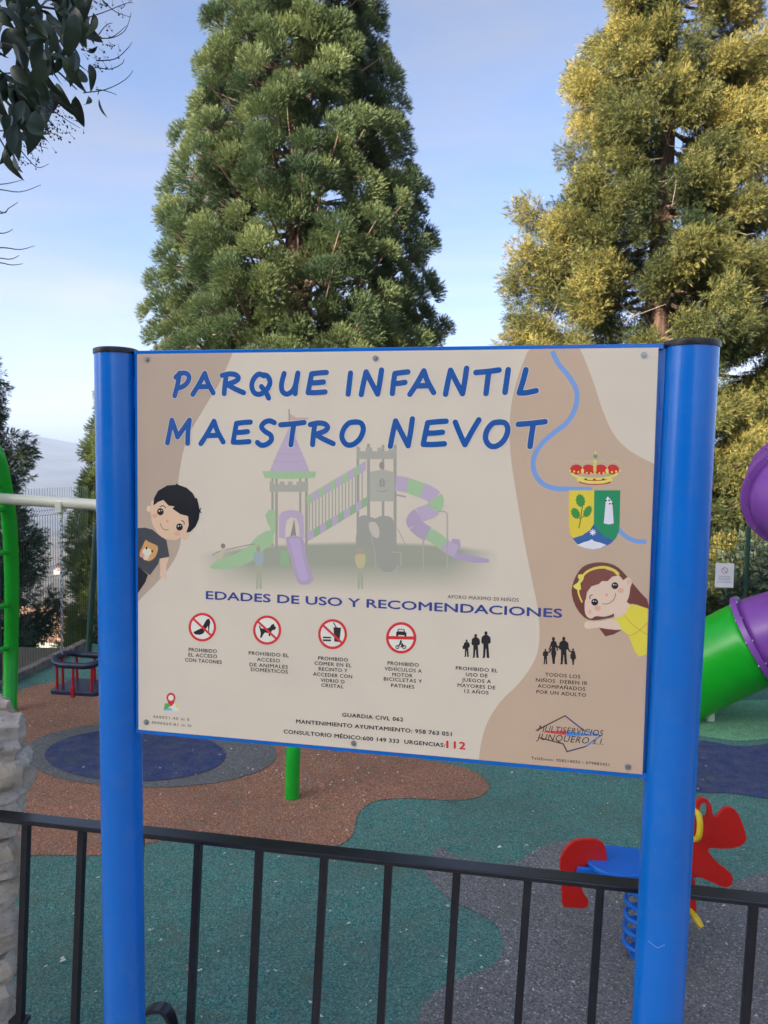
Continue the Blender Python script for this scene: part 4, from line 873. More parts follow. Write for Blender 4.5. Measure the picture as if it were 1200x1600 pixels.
# ============================================================ SPRING RIDER
RD = 3.6; rc = gr(1000, 1494); rc.x += 0.05
rid = thing('spring_rider', (rc.x, rc.y, 0), 0.0, 'red animal-shaped rocker with blue seat on a blue coil spring', 'spring rider')
def zr7(x, y): return (830+x/3.2432, 1200+y/3.2432)
def RP(x, y): q = at(*zr7(x, y), rc.y); return (q.x-rc.x, q.z)
def red(name, o, y0=-.011, y1=.011, k=3, holes=(), m='red'):
    pts = smooth_path(o, k, True) if k else o
    hs = [[RP(*q) for q in h] for h in holes]
    return MB().prism([RP(*q) for q in pts], y0, y1, hs).build(name, M[m], rid, smooth=False, bevel=0.004)
red('rear_board', [(145, 500), (150, 452), (178, 402), (215, 370), (262, 360), (330, 362), (366, 382), (378, 425), (376, 470), (330, 472), (300, 485), (262, 490), (244, 510), (250, 560), (256, 605), (268, 640), (286, 662), (284, 690), (265, 704), (210, 702), (166, 698), (156, 680), (154, 620), (148, 560)])
ring = [(868+34*math.cos(a), 205+46*math.sin(a)) for a in [2*math.pi*i/16 for i in range(16)]]
hole = [(870+22*math.cos(a), 212+40*math.sin(a)) for a in [2*math.pi*i/14 for i in range(14)]]
red('head_board', [(835, 190), (842, 160), (862, 149), (888, 156), (908, 185), (914, 225), (930, 246), (948, 232), (968, 208), (995, 197), (1022, 203), (1046, 232), (1068, 285), (1084, 335), (1080, 368), (1050, 392), (1005, 402), (950, 403), (905, 400), (893, 408), (905, 435), (945, 480), (995, 518), (1016, 545), (1014, 575), (996, 596), (960, 594), (915, 575), (855, 549), (820, 551), (760, 560), (720, 540), (715, 470), (740, 420), (790, 380), (815, 310), (822, 245)], holes=[hole[::-1]])
red('lower_board', [(700, 560), (760, 558), (822, 560), (826, 600), (830, 660), (832, 720), (820, 735), (800, 725), (785, 680), (760, 640), (715, 610)])
zs = RP(600, 460)[1]
# frame under the seat, seat plate
xl = RP(240, 0)[0]; xr_ = RP(820, 0)[0]
MB().box(((xl+xr_)/2, -.03, zs-.055), (xr_-xl, .022, .05)).build('seat_frame', M['blue2'], rid, bevel=.005)
MB().box(((xl+xr_)/2, .03, zs-.055), (xr_-xl, .022, .05)).build('seat_frame', M['blue2'], rid, bevel=.005)
so_ = smooth_path([(RP(298, 0)[0], 0), (RP(330, 0)[0], -.09), (RP(420, 0)[0], -.135), (RP(540, 0)[0], -.125), (RP(640, 0)[0], -.09), (RP(700, 0)[0], 0), (RP(640, 0)[0], .09), (RP(540, 0)[0], .125), (RP(420, 0)[0], .14), (RP(335, 0)[0], .10)], 4, True)
k_ = len(so_); b = MB(); b.v = [(x, y, z) for z in (zs-.03, zs-.006) for x, y in so_]; b.f = [tuple(range(k_))[::-1], tuple(range(k_, 2*k_))]+[(i, (i+1) % k_, k_+(i+1) % k_, k_+i) for i in range(k_)]
b.build('seat', M['blue2'], rid, bevel=.006)
# hand grip bars and footrests through the boards (yellow)
for (a, b_) in (((838, 228), (838, 300)), ((822, 705), (822, 790))):
    pass
gx, gz = RP(819, 292); hg = smooth_path([(gx, -.012, gz+.075), (gx+.008, -.035, gz+.072), (gx+.010, -.055, gz+.03), (gx+.004, -.055, gz-.03), (gx-.002, -.012, gz-.06)], 5)
MB().tube(hg, 0.014, 10).build('hand_grip', M['yellow'], rid, smooth=True)
MB().tube([(x, -y, z) for x, y, z in hg], 0.014, 10).build('hand_grip', M['yellow'], rid, smooth=True)
fx, fz = RP(818, 735)
for sy in (-1, 1):
    MB().tube([(fx-.02, 0, fz+.02), (fx-.01, sy*.03, fz+.012), (fx-.002, sy*.06, fz+.002), (fx+.010, sy*.085, fz-.018)], [.013, .014, .016, .012], 10).build('footrest', M['yellow'], rid, smooth=True)
# spring
sr = .118; ns = 5; z0, z1_ = 0.045, zs-.10; pts = []
for i in range(ns*20+1):
    t = i/(ns*20); a = t*ns*2*math.pi+1.2; r_ = sr*(1.0+.06*(1-t)); pts.append((r_*math.cos(a), r_*math.sin(a), z0+(z1_-z0)*t))
MB().tube(pts, .0125, 8).build('spring', M['blue2'], rid, smooth=True)
MB().tube([(0, 0, 0.001), (0, 0, .02)], .10, 24).build('ground_plate', M['blue2'], rid, smooth=True); MB().box((0, 0, zs-.092), (.22, .16, .016)).build('top_plate', M['blue2'], rid, bevel=.004)

# ============================================================ TUBE SLIDE (right edge)
SO = Vector((3.97, 6.3, 0)); sld = thing('tube_slide', SO, 0, 'purple and green spiral tube slide entering at the right edge', 'slide')
path = [Vector((5.9, 7.6, 2.62)), Vector((4.9, 7.45, 2.46)), Vector((4.2, 7.15, 2.28)), Vector((3.62, 6.72, 2.20)), Vector((3.335, 6.22, 2.115))]
for i in range(1, 11):
    a = R(180+i*27); path.append(Vector((3.97+.66*math.cos(a), 6.22+.66*math.sin(a), 2.115-(i/10)*.86)))
fl = at(1183, 1003, 6.75)
path = path[:-1]+[at(1290, 968, 6.55), fl, at(1092, 1047, 7.0), at(1030, 1082, 7.12), at(960, 1108, 7.2)]
sp = [Vector(q) for q in smooth_path([tuple(q) for q in path], 8)]
def nearest(p): return min(range(len(sp)), key=lambda i: (sp[i]-p).length)
TR = 0.385
def seg(i0, i1, m):
    b = MB().tube([sp[i]-SO for i in range(i0, i1+1)], TR, 40, caps=False); o = b.build('tube_section', M[m], sld, smooth=True); s = o.modifiers.new('wall', 'SOLIDIFY'); s.thickness = .008
def flange(i, m, wd=.05):
    c = sp[i]-SO; t = (sp[min(i+1, len(sp)-1)]-sp[i-1]).normalized()
    MB().tube([c-t*.026, c-t*.024, c+t*.024, c+t*.026], [TR-.002, TR+wd, TR+wd, TR-.002], 48, caps=False).build('flange', M[m], sld, smooth=True)
    u = t.cross(Vector((0, 0, 1))).normalized(); v = t.cross(u); bm_ = MB()
    for k in range(12):
        a = 2*math.pi*(k+.4)/12; q = c+(u*math.cos(a)+v*math.sin(a))*(TR+wd*.55); bm_.tube([q-t*.033, q+t*.033], .008, 6)
    tag(bm_.build('flange_bolts', M['steel'], sld), kind='stuff')
iu = nearest(Vector((3.335, 6.22, 2.115))); ifl = nearest(fl); iloop = nearest(path[9]); iexit = len(sp)-10
seg(0, iu-8, 'tube_green'); seg(iu-8, iu+1, 'purple'); seg(iu+1, iloop, 'purple'); seg(iloop, ifl, 'purple'); seg(ifl, iexit, 'tube_green')
for i, m in ((1, 'purple'), (iu-8, 'purple'), (iu+1, 'purple'), (iloop, 'purple'), (ifl, 'purple')): flange(i, m)
# open run-out, supports, platform of the tower off to the right
m = MB(); e0 = sp[iexit]-SO; d_ = (sp[-1]-sp[iexit]).normalized(); sx = d_.cross(Vector((0, 0, 1))).normalized(); nn_ = 12; rows = 6
for j in range(rows):
    t = j/(rows-1); c = e0+d_*t*1.0; c.z = e0.z*(1-t)+0.42*t+.0
    for k in range(nn_+1):
        a = math.pi*(k/nn_)+math.pi; m.v.append(tuple(c+sx*math.cos(a)*TR+Vector((0, 0, math.sin(a)*TR*(1-.55*t)))))
for j in range(rows-1):
    for k in range(nn_): a = j*(nn_+1)+k; m.f.append((a, a+1, a+nn_+2, a+nn_+1))
o = m.build('run_out', M['purple'], sld, smooth=True); s = o.modifiers.new('wall', 'SOLIDIFY'); s.thickness = .015
for q, zt in ((sp[ifl+6], sp[ifl+6].z-TR), (sp[iloop], sp[iloop].z-TR)):
    MB().tube([q-SO+Vector((0, 0, zt-q.z)), Vector((q.x-SO.x, q.y-SO.y, 0))], .045, 14).build('support_post', M['cream'], sld, smooth=True)
c_ = at(1103, 1112, 7.02)-SO; MB().tube([c_+Vector((-.05, 0, .05)), c_+Vector((0, 0, -.02)), c_+Vector((-.03, 0, -.09))], [.03, .05, .03], 12).build('bracket', M['cream'], sld, smooth=True)
for x, y in ((5.9, 7.0), (5.9, 8.2), (7.1, 7.0), (7.1, 8.2)): MB().tube([(x-SO.x, y-SO.y, 0), (x-SO.x, y-SO.y, 3.9)], .06, 14).build('tower_post', M['green'], sld, smooth=True)
MB().box((6.5-SO.x, 7.6-SO.y, 2.2), (1.2, 1.2, .08)).build('platform', M['purple'], sld, bevel=.01)

# ============================================================ MESH FENCE, NOTICE
FP = [Vector((-4.15, 4.3, 0)), Vector((-3.99, 5.9, 0)), Vector((-3.83, 7.6, 0)), Vector((-3.60, 9.42, 0))]
BP = [Vector((-3.60, 9.42, 0)), Vector((-1.1, 9.15, 0)), Vector((1.5, 8.9, 0)), Vector((4.1, 8.62, 0)), Vector((6.6, 8.35, 0)), Vector((9.0, 8.1, 0))]
def mesh_fence(pts, hh, label):
    t = thing('mesh_fence', pts[0], 0, label, 'fence', 'green wire mesh fences round the playground')
    for i, p in enumerate(pts):
        if (p-Vector((-3.60, 9.42, 0))).length < .01: continue
        q = p-pts[0]; MB().tube([q, q+Vector((0, 0, hh(i)+.06))], .026, 8).build('post', M['fence'], t, smooth=True)
    for i in range(len(pts)-1):
        a, b_ = pts[i]-pts[0], pts[i+1]-pts[0]; d = b_-a; n_ = int(d.length/.05); out = Vector((-d.y, d.x, 0)).normalized(); m = MB()
        def prof(h): return [(0.03, 0), (h*.16, 0), (h*.19, .035), (h*.22, 0), (h*.50, 0), (h*.53, .035), (h*.56, 0), (h*.86, 0), (h*.89, .035), (h*.92, 0), (h+.03, 0)]
        for k in range(n_):
            f = (k+.5)/n_; base = a+d*f; h = hh(i)*(1-f)+hh(i+1)*f; pr = [(z, o_) for z, o_ in prof(h)]
            m.tube([base+out*(.03-o_)+Vector((0, 0, z)) for z, o_ in pr], .0027, 3, caps=False)
        for fr_ in (.03, .16, .19, .22, .50, .53, .56, .86, .89, .92):
            o2 = .03-(.035 if fr_ in (.19, .53, .89) else 0)
            m.tube([a+out*o2+Vector((0, 0, hh(i)*fr_)), b_+out*o2+Vector((0, 0, hh(i+1)*fr_))], .0030, 3, caps=False)
        o = tag(m.build('wire_panel', M['fence'], t, recalc=False), kind='stuff')
mesh_fence(FP, lambda i: 1.95, 'green wire mesh fence receding beside the swing at left')
mesh_fence(BP, lambda i: (1.95, 1.85, 1.75, 1.62, 1.60, 1.6)[i], 'green wire mesh fence at the back behind the tube slide')
# leaning dark pole in the corner
pl_ = thing('leaning_pole', gr(138, 1024), 0, 'dark green leaning pole beside the left edge of the sign post', 'pole')
a = gr(138, 1024); b_ = at(148, 860, a.y+.05); MB().tube([Vector((0, 0, 0)), b_-a, (b_-a)*1.25], .035, 12).build('pole', M['fence'], pl_, smooth=True)
nf = 8.50; q = at(1132, 899, nf); no = thing('paper_notice', q, -.10, 'small white paper notice with a prohibition symbol on the mesh fence', 'notice')
MB().box((0, 0, 0), (.198, .004, .272)).build('sheet', M['paper'], no)
m = MB(); m.tube([(.032*math.cos(t), -.0035, .055+.032*math.sin(t)) for t in [2*math.pi*k/20 for k in range(20)]], .0032, 5, closed=True); m.tube([(-.022, -.0035, .077), (.022, -.0035, .033)], .003, 5); m.build('prohibition_symbol', mat('notice_red', s2l((170, 60, 70)), .5), no)
m = MB()
for z, w_ in ((-.01, .12), (-.03, .14), (-.05, .13), (-.075, .16)): m.box((0, -.003, z), (w_, .002, .006))
m.build('printed_lines', mat('notice_grey', (0.30, 0.29, 0.36), .6), no)

# ============================================================ TREES
def npmesh(name, V, Fq, tone, m, parent):
    me = bpy.data.meshes.new(name); nv = len(V); nf_ = len(Fq)
    me.vertices.add(nv); me.vertices.foreach_set('co', V.astype(np.float32).ravel())
    me.loops.add(nf_*4); me.loops.foreach_set('vertex_index', Fq.astype(np.int32).ravel())
    me.polygons.add(nf_); me.polygons.foreach_set('loop_start', np.arange(0, nf_*4, 4, dtype=np.int32))
    me.update(calc_edges=True)
    a = me.attributes.new('tone', 'FLOAT', 'POINT'); a.data.foreach_set('value', tone.astype(np.float32)); me.materials.append(m)
    o = bpy.data.objects.new(name, me); link(o, parent); return o
def unit(a): return a/np.maximum(np.linalg.norm(a, axis=-1, keepdims=True), 1e-9)
def blades(P, D, L, W, tone, droop=0.0):
    """diamond shaped blades: root P, direction D, length L, half width W"""
    n = len(P); rnd = unit(rng.normal(size=(n, 3))); S = unit(np.cross(D, rnd))*W[:, None]
    mid = P+D*(L*.45)[:, None]; tip = P+D*L[:, None]; tip[:, 2] -= droop*L; mid[:, 2] -= droop*L*.25
    V = np.stack([P, mid+S, tip, mid-S], 1).reshape(-1, 3); Fq = np.arange(n*4).reshape(n, 4)
    return V, Fq, np.repeat(tone, 4)
def tree(name, base, height, radf, label, group, fol, kind, nbr, per, trunk_r, lean=0.0, seed=1, mb='bark', tone0=.5, zlo=0.06, keep=None, twigs=0, size=1.0):
    global rng; rng = np.random.default_rng(seed); rd = random.Random(seed)
    t = thing(name, base, 0, label, 'tree', group)
    # trunk
    tp_ = [(lean*z, 0.04*math.sin(z*.7), z) for z in np.linspace(0, height*.985, 14)]
    MB().tube(tp_, [trunk_r*(1-.93*(i/13)**1.05)*(1.25 if i == 0 else 1) for i in range(14)], 12).build('trunk', M[mb], t, smooth=True)
    limbs = MB(); tw_ = MB(); CP = []; CD = []; CS = []; 
    for i in range(nbr):
        u = (i+.5)/nbr; zf = zlo+(1-zlo)*(1-(1-u)**1.0*1.0) if False else zlo+(.985-zlo)*(u**1.25)
        z = zf*height; ph = i*2.399963+rd.uniform(-.4, .4); r = radf(zf, ph)*(rd.uniform(.86, 1.03) if kind == 'seq' else rd.uniform(.80, 1.06))
        if kind == 'ced' and math.sin(ph) < -.55 and zf < .72 and rd.random() < .30: continue
        if kind == 'seq' and height > 8 and rd.random() < .05+.14*(math.sin(z*1.9+ph*2) > .75): continue
        if math.sin(ph) > .35 and rd.random() < .5 and height > 8: continue
        if keep and not keep(zf, ph, r): continue
        dx, dy = math.cos(ph), math.sin(ph)
        rise = {'seq': .18, 'ced': .10, 'dark': -.10}[kind]*r; drp = {'seq': -.12, 'ced': -.16, 'dark': -.20}[kind]*r
        pts = []
        for s in (0, .25, .5, .75, 1.0):
            zz = z+rise*s+drp*math.sin(s*math.pi)+(.10*r*s*s if kind == 'seq' else 0); pts.append((lean*z+dx*r*s*.93+rd.uniform(-.05, .05)*r*s*(1-s), dy*r*s*.93+rd.uniform(-.05, .05)*r, zz))
        br = trunk_r*.17*(1-zf*.6); limbs.tube(pts, [br, br*.8, br*.6, br*.42, br*.2], 5, caps=False)
        P = [Vector(p) for p in pts]
        nc = max(2, int(2+r*{'seq': 1.75, 'ced': 1.75, 'dark': 1.8}[kind]))
        for k in range(nc):
            s = 1.0-(k/nc)*rd.uniform(.45, .72) if k else 1.0; x = s*4; i0 = min(3, int(x)); c = P[i0].lerp(P[i0+1], x-i0)
            side = Vector((-dy, dx, 0))*rd.uniform(-1, 1)*(0.30*r*(.25+s*.5)) if k else Vector((0, 0, 0)); c2 = c+side+Vector((0, 0, rd.uniform(-.10, .22)*(1 if kind == 'seq' else .6)))
            if k: limbs.tube([c+Vector((-dx, -dy, 0))*.25*min(r, 1.5), c*.5+c2*.5+Vector((0, 0, .03)), c2], [br*.35, br*.25, br*.12], 3, caps=False)
            out = Vector((dx, dy, 0))+Vector((-dy, dx, 0))*(side.dot(Vector((-dy, dx, 0)))*.8)
            CP.append(c2); CD.append(out.normalized()); CS.append(rd.uniform(.75, 1.2)*(.8+.2*min(1, r/2)))
    # fine bare twigs showing between the clumps
    for i in range(twigs):
        zf = rd.uniform(.08, .62); ph = rd.uniform(math.pi*.9, math.pi*2.1); r = radf(zf, ph)*rd.uniform(.1, .75); z = zf*height; q = Vector((lean*z+math.cos(ph)*r, math.sin(ph)*r, z)); d = Vector((rd.uniform(-1, 1), rd.uniform(-1, .2), rd.uniform(-.4, .5))).normalized(); l = rd.uniform(.4, 1.1)
        cv = Vector((rd.uniform(-1, 1), rd.uniform(-1, 1), rd.uniform(-1, 1)))*l*.3; tw_.tube([q, q+d*l*.33+cv*.6, q+d*l*.66+cv, q+d*l+cv*.4], [.010, .008, .006, .003], 4, caps=False)
    limbs.build('limbs', M['twig'], t, smooth=True, recalc=False)
    if twigs: tw_.build('bare_twigs', M['paletwig'], t, smooth=True, recalc=False)
    CP = np.array([tuple(c) for c in CP]); CD = np.array([tuple(c) for c in CD]); CS = np.array(CS); n = len(CP)
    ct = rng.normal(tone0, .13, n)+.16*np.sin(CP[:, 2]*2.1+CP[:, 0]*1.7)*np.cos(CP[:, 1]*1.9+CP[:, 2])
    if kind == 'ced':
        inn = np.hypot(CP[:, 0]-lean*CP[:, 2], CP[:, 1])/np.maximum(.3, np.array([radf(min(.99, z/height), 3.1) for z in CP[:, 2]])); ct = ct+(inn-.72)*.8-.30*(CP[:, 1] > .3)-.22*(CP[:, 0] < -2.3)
    ax = unit(CD*1.0+np.array([0, 0, {'seq': .75, 'ced': .15, 'dark': -.35}[kind]])+rng.normal(size=(n, 3))*.18)
    rot = []
    for a in ax:
        q = Vector(a.tolist()).to_track_quat('Z', 'Y') @ Quaternion((0, 0, 1), rng.random()*6.283); e = q.to_euler('XYZ'); rot.append((e.x, e.y, e.z))
    me = bpy.data.meshes.new('crown'); me.from_pydata(CP.tolist(), [], [])
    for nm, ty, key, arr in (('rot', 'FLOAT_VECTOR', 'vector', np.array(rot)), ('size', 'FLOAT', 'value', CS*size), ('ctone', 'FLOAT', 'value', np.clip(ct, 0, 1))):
        a = me.attributes.new(nm, ty, 'POINT'); a.data.foreach_set(key, np.asarray(arr, np.float32).ravel())
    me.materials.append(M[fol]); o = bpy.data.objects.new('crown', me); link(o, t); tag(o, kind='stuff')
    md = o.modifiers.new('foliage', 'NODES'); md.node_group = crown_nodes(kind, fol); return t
def tuft_mesh(kind, seed, m):
    global rng; r = np.random.default_rng(seed)
    if kind == 'seq':
        ns, sh_ = 230, 9; o = unit(r.normal(size=(ns, 3)))*(r.random((ns, 1))**.5); o[:, 2] = np.abs(o[:, 2])*.9-.22
        P = o*.36; D = unit(o*.85+np.array([0, 0, .75])+r.normal(size=(ns, 3))*.15)
        D2 = unit(np.repeat(D, sh_, 0)+r.normal(size=(ns*sh_, 3))*.24); P2 = np.repeat(P, sh_, 0)+np.repeat(D, sh_, 0)*(r.random((ns*sh_, 1))*.10)
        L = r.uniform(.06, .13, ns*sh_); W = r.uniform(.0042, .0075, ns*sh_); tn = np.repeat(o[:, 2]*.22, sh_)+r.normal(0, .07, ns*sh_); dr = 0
    else:
        ced = kind == 'ced'; ns, sh_ = (270, 9) if ced else (150, 9); o = unit(r.normal(size=(ns, 3)))*(r.random((ns, 1))**.5)
        P = o*np.array([.30, .30, .34]); D = unit(o*.7+np.array([0, 0, .45])+r.normal(size=(ns, 3))*.40)
        N_ = unit(np.cross(D, r.normal(size=(ns, 3)))); an = np.linspace(-1.05, 1.05, sh_); st = np.abs(np.linspace(-1, 1, sh_))
        D2 = unit((D[:, None, :]*np.cos(an)[None, :, None]+N_[:, None, :]*np.sin(an)[None, :, None]).reshape(-1, 3)+r.normal(size=(ns*sh_, 3))*.10)
        P2 = np.repeat(P, sh_, 0)+np.repeat(D, sh_, 0)*(np.tile((1-st)*.075, ns)[:, None]+r.random((ns*sh_, 1))*.02)
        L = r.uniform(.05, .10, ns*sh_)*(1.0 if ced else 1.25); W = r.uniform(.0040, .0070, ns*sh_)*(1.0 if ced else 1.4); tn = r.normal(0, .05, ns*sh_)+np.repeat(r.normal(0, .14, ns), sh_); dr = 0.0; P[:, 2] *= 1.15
    keep_ = rng; rng = r; V, Fq, T = blades(P2, D2, L, W, tn, dr); rng = keep_
    me = bpy.data.meshes.new('foliage_tuft'); nv, nf_ = len(V), len(Fq)
    me.vertices.add(nv); me.vertices.foreach_set('co', V.astype(np.float32).ravel()); me.loops.add(nf_*4); me.loops.foreach_set('vertex_index', Fq.astype(np.int32).ravel())
    me.polygons.add(nf_); me.polygons.foreach_set('loop_start', np.arange(0, nf_*4, 4, dtype=np.int32)); me.update(calc_edges=True)
    a = me.attributes.new('tone', 'FLOAT', 'POINT'); a.data.foreach_set('value', T.astype(np.float32)); me.materials.append(m); return me
NG = {}
def crown_nodes(kind, fol):
    if (kind, fol) in NG: return NG[(kind, fol)]
    cc = bpy.data.collections.new('foliage_tufts')
    for k in range(5): cc.objects.link(bpy.data.objects.new('foliage_tuft', tuft_mesh(kind, 100+k, M[fol])))
    g = bpy.data.node_groups.new('crown_foliage', 'GeometryNodeTree'); g.interface.new_socket('Geometry', in_out='INPUT', socket_type='NodeSocketGeometry'); g.interface.new_socket('Geometry', in_out='OUTPUT', socket_type='NodeSocketGeometry')
    gi = g.nodes.new('NodeGroupInput'); go = g.nodes.new('NodeGroupOutput'); ip = g.nodes.new('GeometryNodeInstanceOnPoints'); ci = g.nodes.new('GeometryNodeCollectionInfo')
    ci.inputs['Collection'].default_value = cc; ci.inputs['Separate Children'].default_value = True; ci.inputs['Reset Children'].default_value = True
    def na(nm, ty):
        n = g.nodes.new('GeometryNodeInputNamedAttribute'); n.data_type = ty; n.inputs['Name'].default_value = nm; return n.outputs['Attribute']
    er = g.nodes.new('FunctionNodeEulerToRotation'); g.links.new(na('rot', 'FLOAT_VECTOR'), er.inputs[0])
    g.links.new(gi.outputs[0], ip.inputs['Points']); g.links.new(ci.outputs[0], ip.inputs['Instance']); ip.inputs['Pick Instance'].default_value = True
    g.links.new(er.outputs[0], ip.inputs['Rotation']); g.links.new(na('size', 'FLOAT'), ip.inputs['Scale']); g.links.new(ip.outputs[0], go.inputs[0])
    NG[(kind, fol)] = g; return g
# giant sequoia behind the board
def r_seq(zf, ph): return min(3.35, 5.6*(1-zf)**.98)+max(0, .33-zf)*3.2*(.93+.10*math.sin(ph*3+zf*11)+.06*math.sin(zf*37+ph))
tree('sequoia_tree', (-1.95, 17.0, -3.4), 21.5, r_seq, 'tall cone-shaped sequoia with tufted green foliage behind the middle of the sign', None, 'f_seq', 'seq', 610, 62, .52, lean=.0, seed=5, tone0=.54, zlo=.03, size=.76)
# golden cedar at right
def r_ced(zf, ph):
    c = math.cos(ph); a = 4.9*(1-zf)**1.0; return a*(1.0+.22*max(0, c))*(1-.42*max(0, -math.sin(ph)))*(.90+.13*math.sin(ph*4+zf*17)+.08*math.sin(zf*41+ph*2))
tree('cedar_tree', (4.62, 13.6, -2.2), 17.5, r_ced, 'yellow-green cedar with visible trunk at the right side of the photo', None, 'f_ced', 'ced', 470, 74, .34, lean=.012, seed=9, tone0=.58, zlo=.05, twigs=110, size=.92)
# dark drooping conifer at the left
def r_dk(zf, ph): return 1.75*(1-zf)**.55*(.85+.25*math.sin(ph*3+zf*19))
tree('dark_conifer', (-6.35, 11.6, -1.6), 5.9, r_dk, 'dark drooping conifer behind the fence at the left edge', None, 'f_dark', 'dark', 92, 62, .13, lean=0, seed=21, tone0=.62, zlo=.05, size=.85)
# a lighter sapling just behind the left post
def r_sp(zf, ph): return .95*(1-zf)**.5*(.85+.2*math.sin(ph*3+zf*19))
tree('young_conifer', (-4.33, 12.4, -1.7), 5.1, r_sp, 'light green young conifer showing just left of the blue post', None, 'f_light', 'seq', 80, 40, .07, seed=23, tone0=.75, zlo=.04, size=.75)
# shrubs behind the back fence at right
def shrub(x, y, z, w_, h_, seed, label, tone):
    global rng; rng = np.random.default_rng(seed); t = thing('shrub', (x, y, z), 0, label, 'shrub', 'dark shrubs behind the back fence'); st = MB(); rd = random.Random(seed)
    for k in range(7): a = rd.uniform(0, 6.28); st.tube([(0, 0, 0), (math.cos(a)*w_*.3, math.sin(a)*w_*.3, h_*.5), (math.cos(a)*w_*.6, math.sin(a)*w_*.6, h_*.85)], [.03, .02, .008], 5)
    st.build('stems', M['twig'], t)
    n = 9000; o_ = unit(rng.normal(size=(n, 3)))*(rng.random((n, 1))**.4); P = o_*np.array([w_, w_*.8, h_*.52])*(1+.18*np.sin(o_[:, :1]*9+seed)*np.cos(o_[:, 2:]*8))+np.array([0, 0, h_*.5]); D = unit(o_+rng.normal(size=(n, 3))*.7)
    V, Fq, T = blades(P, D, rng.uniform(.06, .13, n), rng.uniform(.016, .03, n), np.clip(rng.normal(tone, .2, n), 0, 1)); npmesh('foliage', V, Fq, T, M['f_dark'], t)
shrub(5.6, 10.2, -.35, 1.1, 1.9, 31, 'dark shrub behind the fence under the purple tube', .4)
shrub(3.6, 10.6, -.5, .9, 1.5, 32, 'dark shrub beyond the fence beside the paper notice', .4)
shrub(7.4, 9.9, -.3, 1.2, 1.8, 33, 'dark shrub behind the fence outside the right edge', .4)

# ---- broad-leaved branch hanging in at the top left, with berries
PO = Vector((-2.6, 1.9, 0.0)); pt_ = thing('privet_tree', PO, 0, 'broad glossy-leaved tree hanging in at the top left with dark berries', 'tree')
MB().tube([Vector((0, 0, 0)), (.05, .05, 1.6), (.0, .1, 3.0), (.1, .2, 4.2)], [.12, .10, .08, .04], 14).build('trunk', M['privetbark'], pt_, smooth=True)
def leafmesh(l, w_, curl, fold, seed):
    rd = random.Random(seed); m = MB(); n = 9
    for i in range(n):
        t = i/(n-1); wd = w_*math.sin(math.pi*min(1, t**.85))**.8*(1 if t < .9 else .8)*.5+.0004; x = l*t; z = -curl*l*t*t
        z2 = z+fold*wd; m.v += [(x-curl*l*.25*t*t, -wd, z2), (x-curl*l*.25*t*t, 0, z), (x-curl*l*.25*t*t, wd, z2)]
    for i in range(n-1):
        a = i*3; m.f += [(a, a+1, a+4, a+3), (a+1, a+2, a+5, a+4)]
    me = bpy.data.meshes.new('leaf'); me.from_pydata(m.v, [], m.f); me.materials.append(M['leaf']); me.polygons.foreach_set('use_smooth', [True]*len(me.polygons)); return me
lm = [leafmesh(.105, .044, .35, .35, 1), leafmesh(.12, .046, .55, .3, 2), leafmesh(.09, .040, .25, .45, 3), leafmesh(.11, .042, .75, .35, 4)]
rdl = random.Random(12)
def put_leaf(px, py, tx, ty, d, mi=None, sc=None):
    a = at(px, py, d)-PO; b_ = at(tx, ty, d+rdl.uniform(-.03, .03))-PO; dr_ = (b_-a); l = dr_.length; m_ = lm[mi if mi is not None else rdl.randrange(4)]
    X_ = dr_.normalized(); q = Vector((rdl.uniform(-1, 1), rdl.uniform(-1, 1), rdl.uniform(-.3, 1))); Z_ = (q-X_*q.dot(X_)).normalized(); Y_ = Z_.cross(X_); s = (l/.10)*1.0
    o = bpy.data.objects.new('leaf', m_); link(o, pt_); o.matrix_local = Matrix(((X_.x*s, Y_.x*s, Z_.x*s, a.x), (X_.y*s, Y_.y*s, Z_.y*s, a.y), (X_.z*s, Y_.z*s, Z_.z*s, a.z), (0, 0, 0, 1)))
D0 = 2.5
for l in ((134, 22, 140, 64), (146, 20, 150, 62), (128, 75, 145, 92), (140, 100, 152, 128), (120, 105, 136, 138), (108, 100, 116, 138), (118, 150, 122, 194), (138, 150, 143, 176), (155, 154, 162, 190), (88, 130, 96, 168), (62, 148, 72, 198), (150, 136, 160, 142), (22, 238, 26, 274), (8, 232, 6, 268), (14, 215, 16, 258), (112, 78, 118, 116), (98, 80, 92, 122)): put_leaf(*l, D0+rdl.uniform(-.15, .15))
cl_ = 0
while cl_ < 275:
    x = rdl.uniform(-75, 138); y = rdl.uniform(-60, 215)
    lim = 142-(y/215.0)**2*112 if y > 0 else 150
    if x > lim-8: continue
    a = rdl.gauss(1.25, .75); l = rdl.uniform(36, 56); put_leaf(x, y, x+math.cos(a)*l*.8, y+math.sin(a)*l, D0+rdl.uniform(-.35, .45)); cl_ += 1
def tw(pxs, d, r0, r1, parent, org, m='privetbark', name='branch'):
    P = [at(x, y, d+.03*i)-org for i, (x, y) in enumerate(pxs)]; P = [Vector(q) for q in smooth_path([tuple(q) for q in P], 4)]; n = len(P)
    MB().tube(P, [r0+(r1-r0)*i/(n-1) for i in range(n)], 5).build(name, M[m], parent, smooth=True)
for l, r0 in ((((-420, 120), (-200, 60), (-40, 60), (60, 90), (120, 140)), .012), (((-300, 20), (-60, -10), (60, 10), (130, 20)), .009), (((-200, 60), (-30, 130), (30, 180), (60, 215)), .008), (((60, 90), (100, 60), (135, 55)), .005), (((-60, 100), (-20, 180), (10, 235)), .006)): tw(l, D0+.05, r0, .002, pt_, PO)
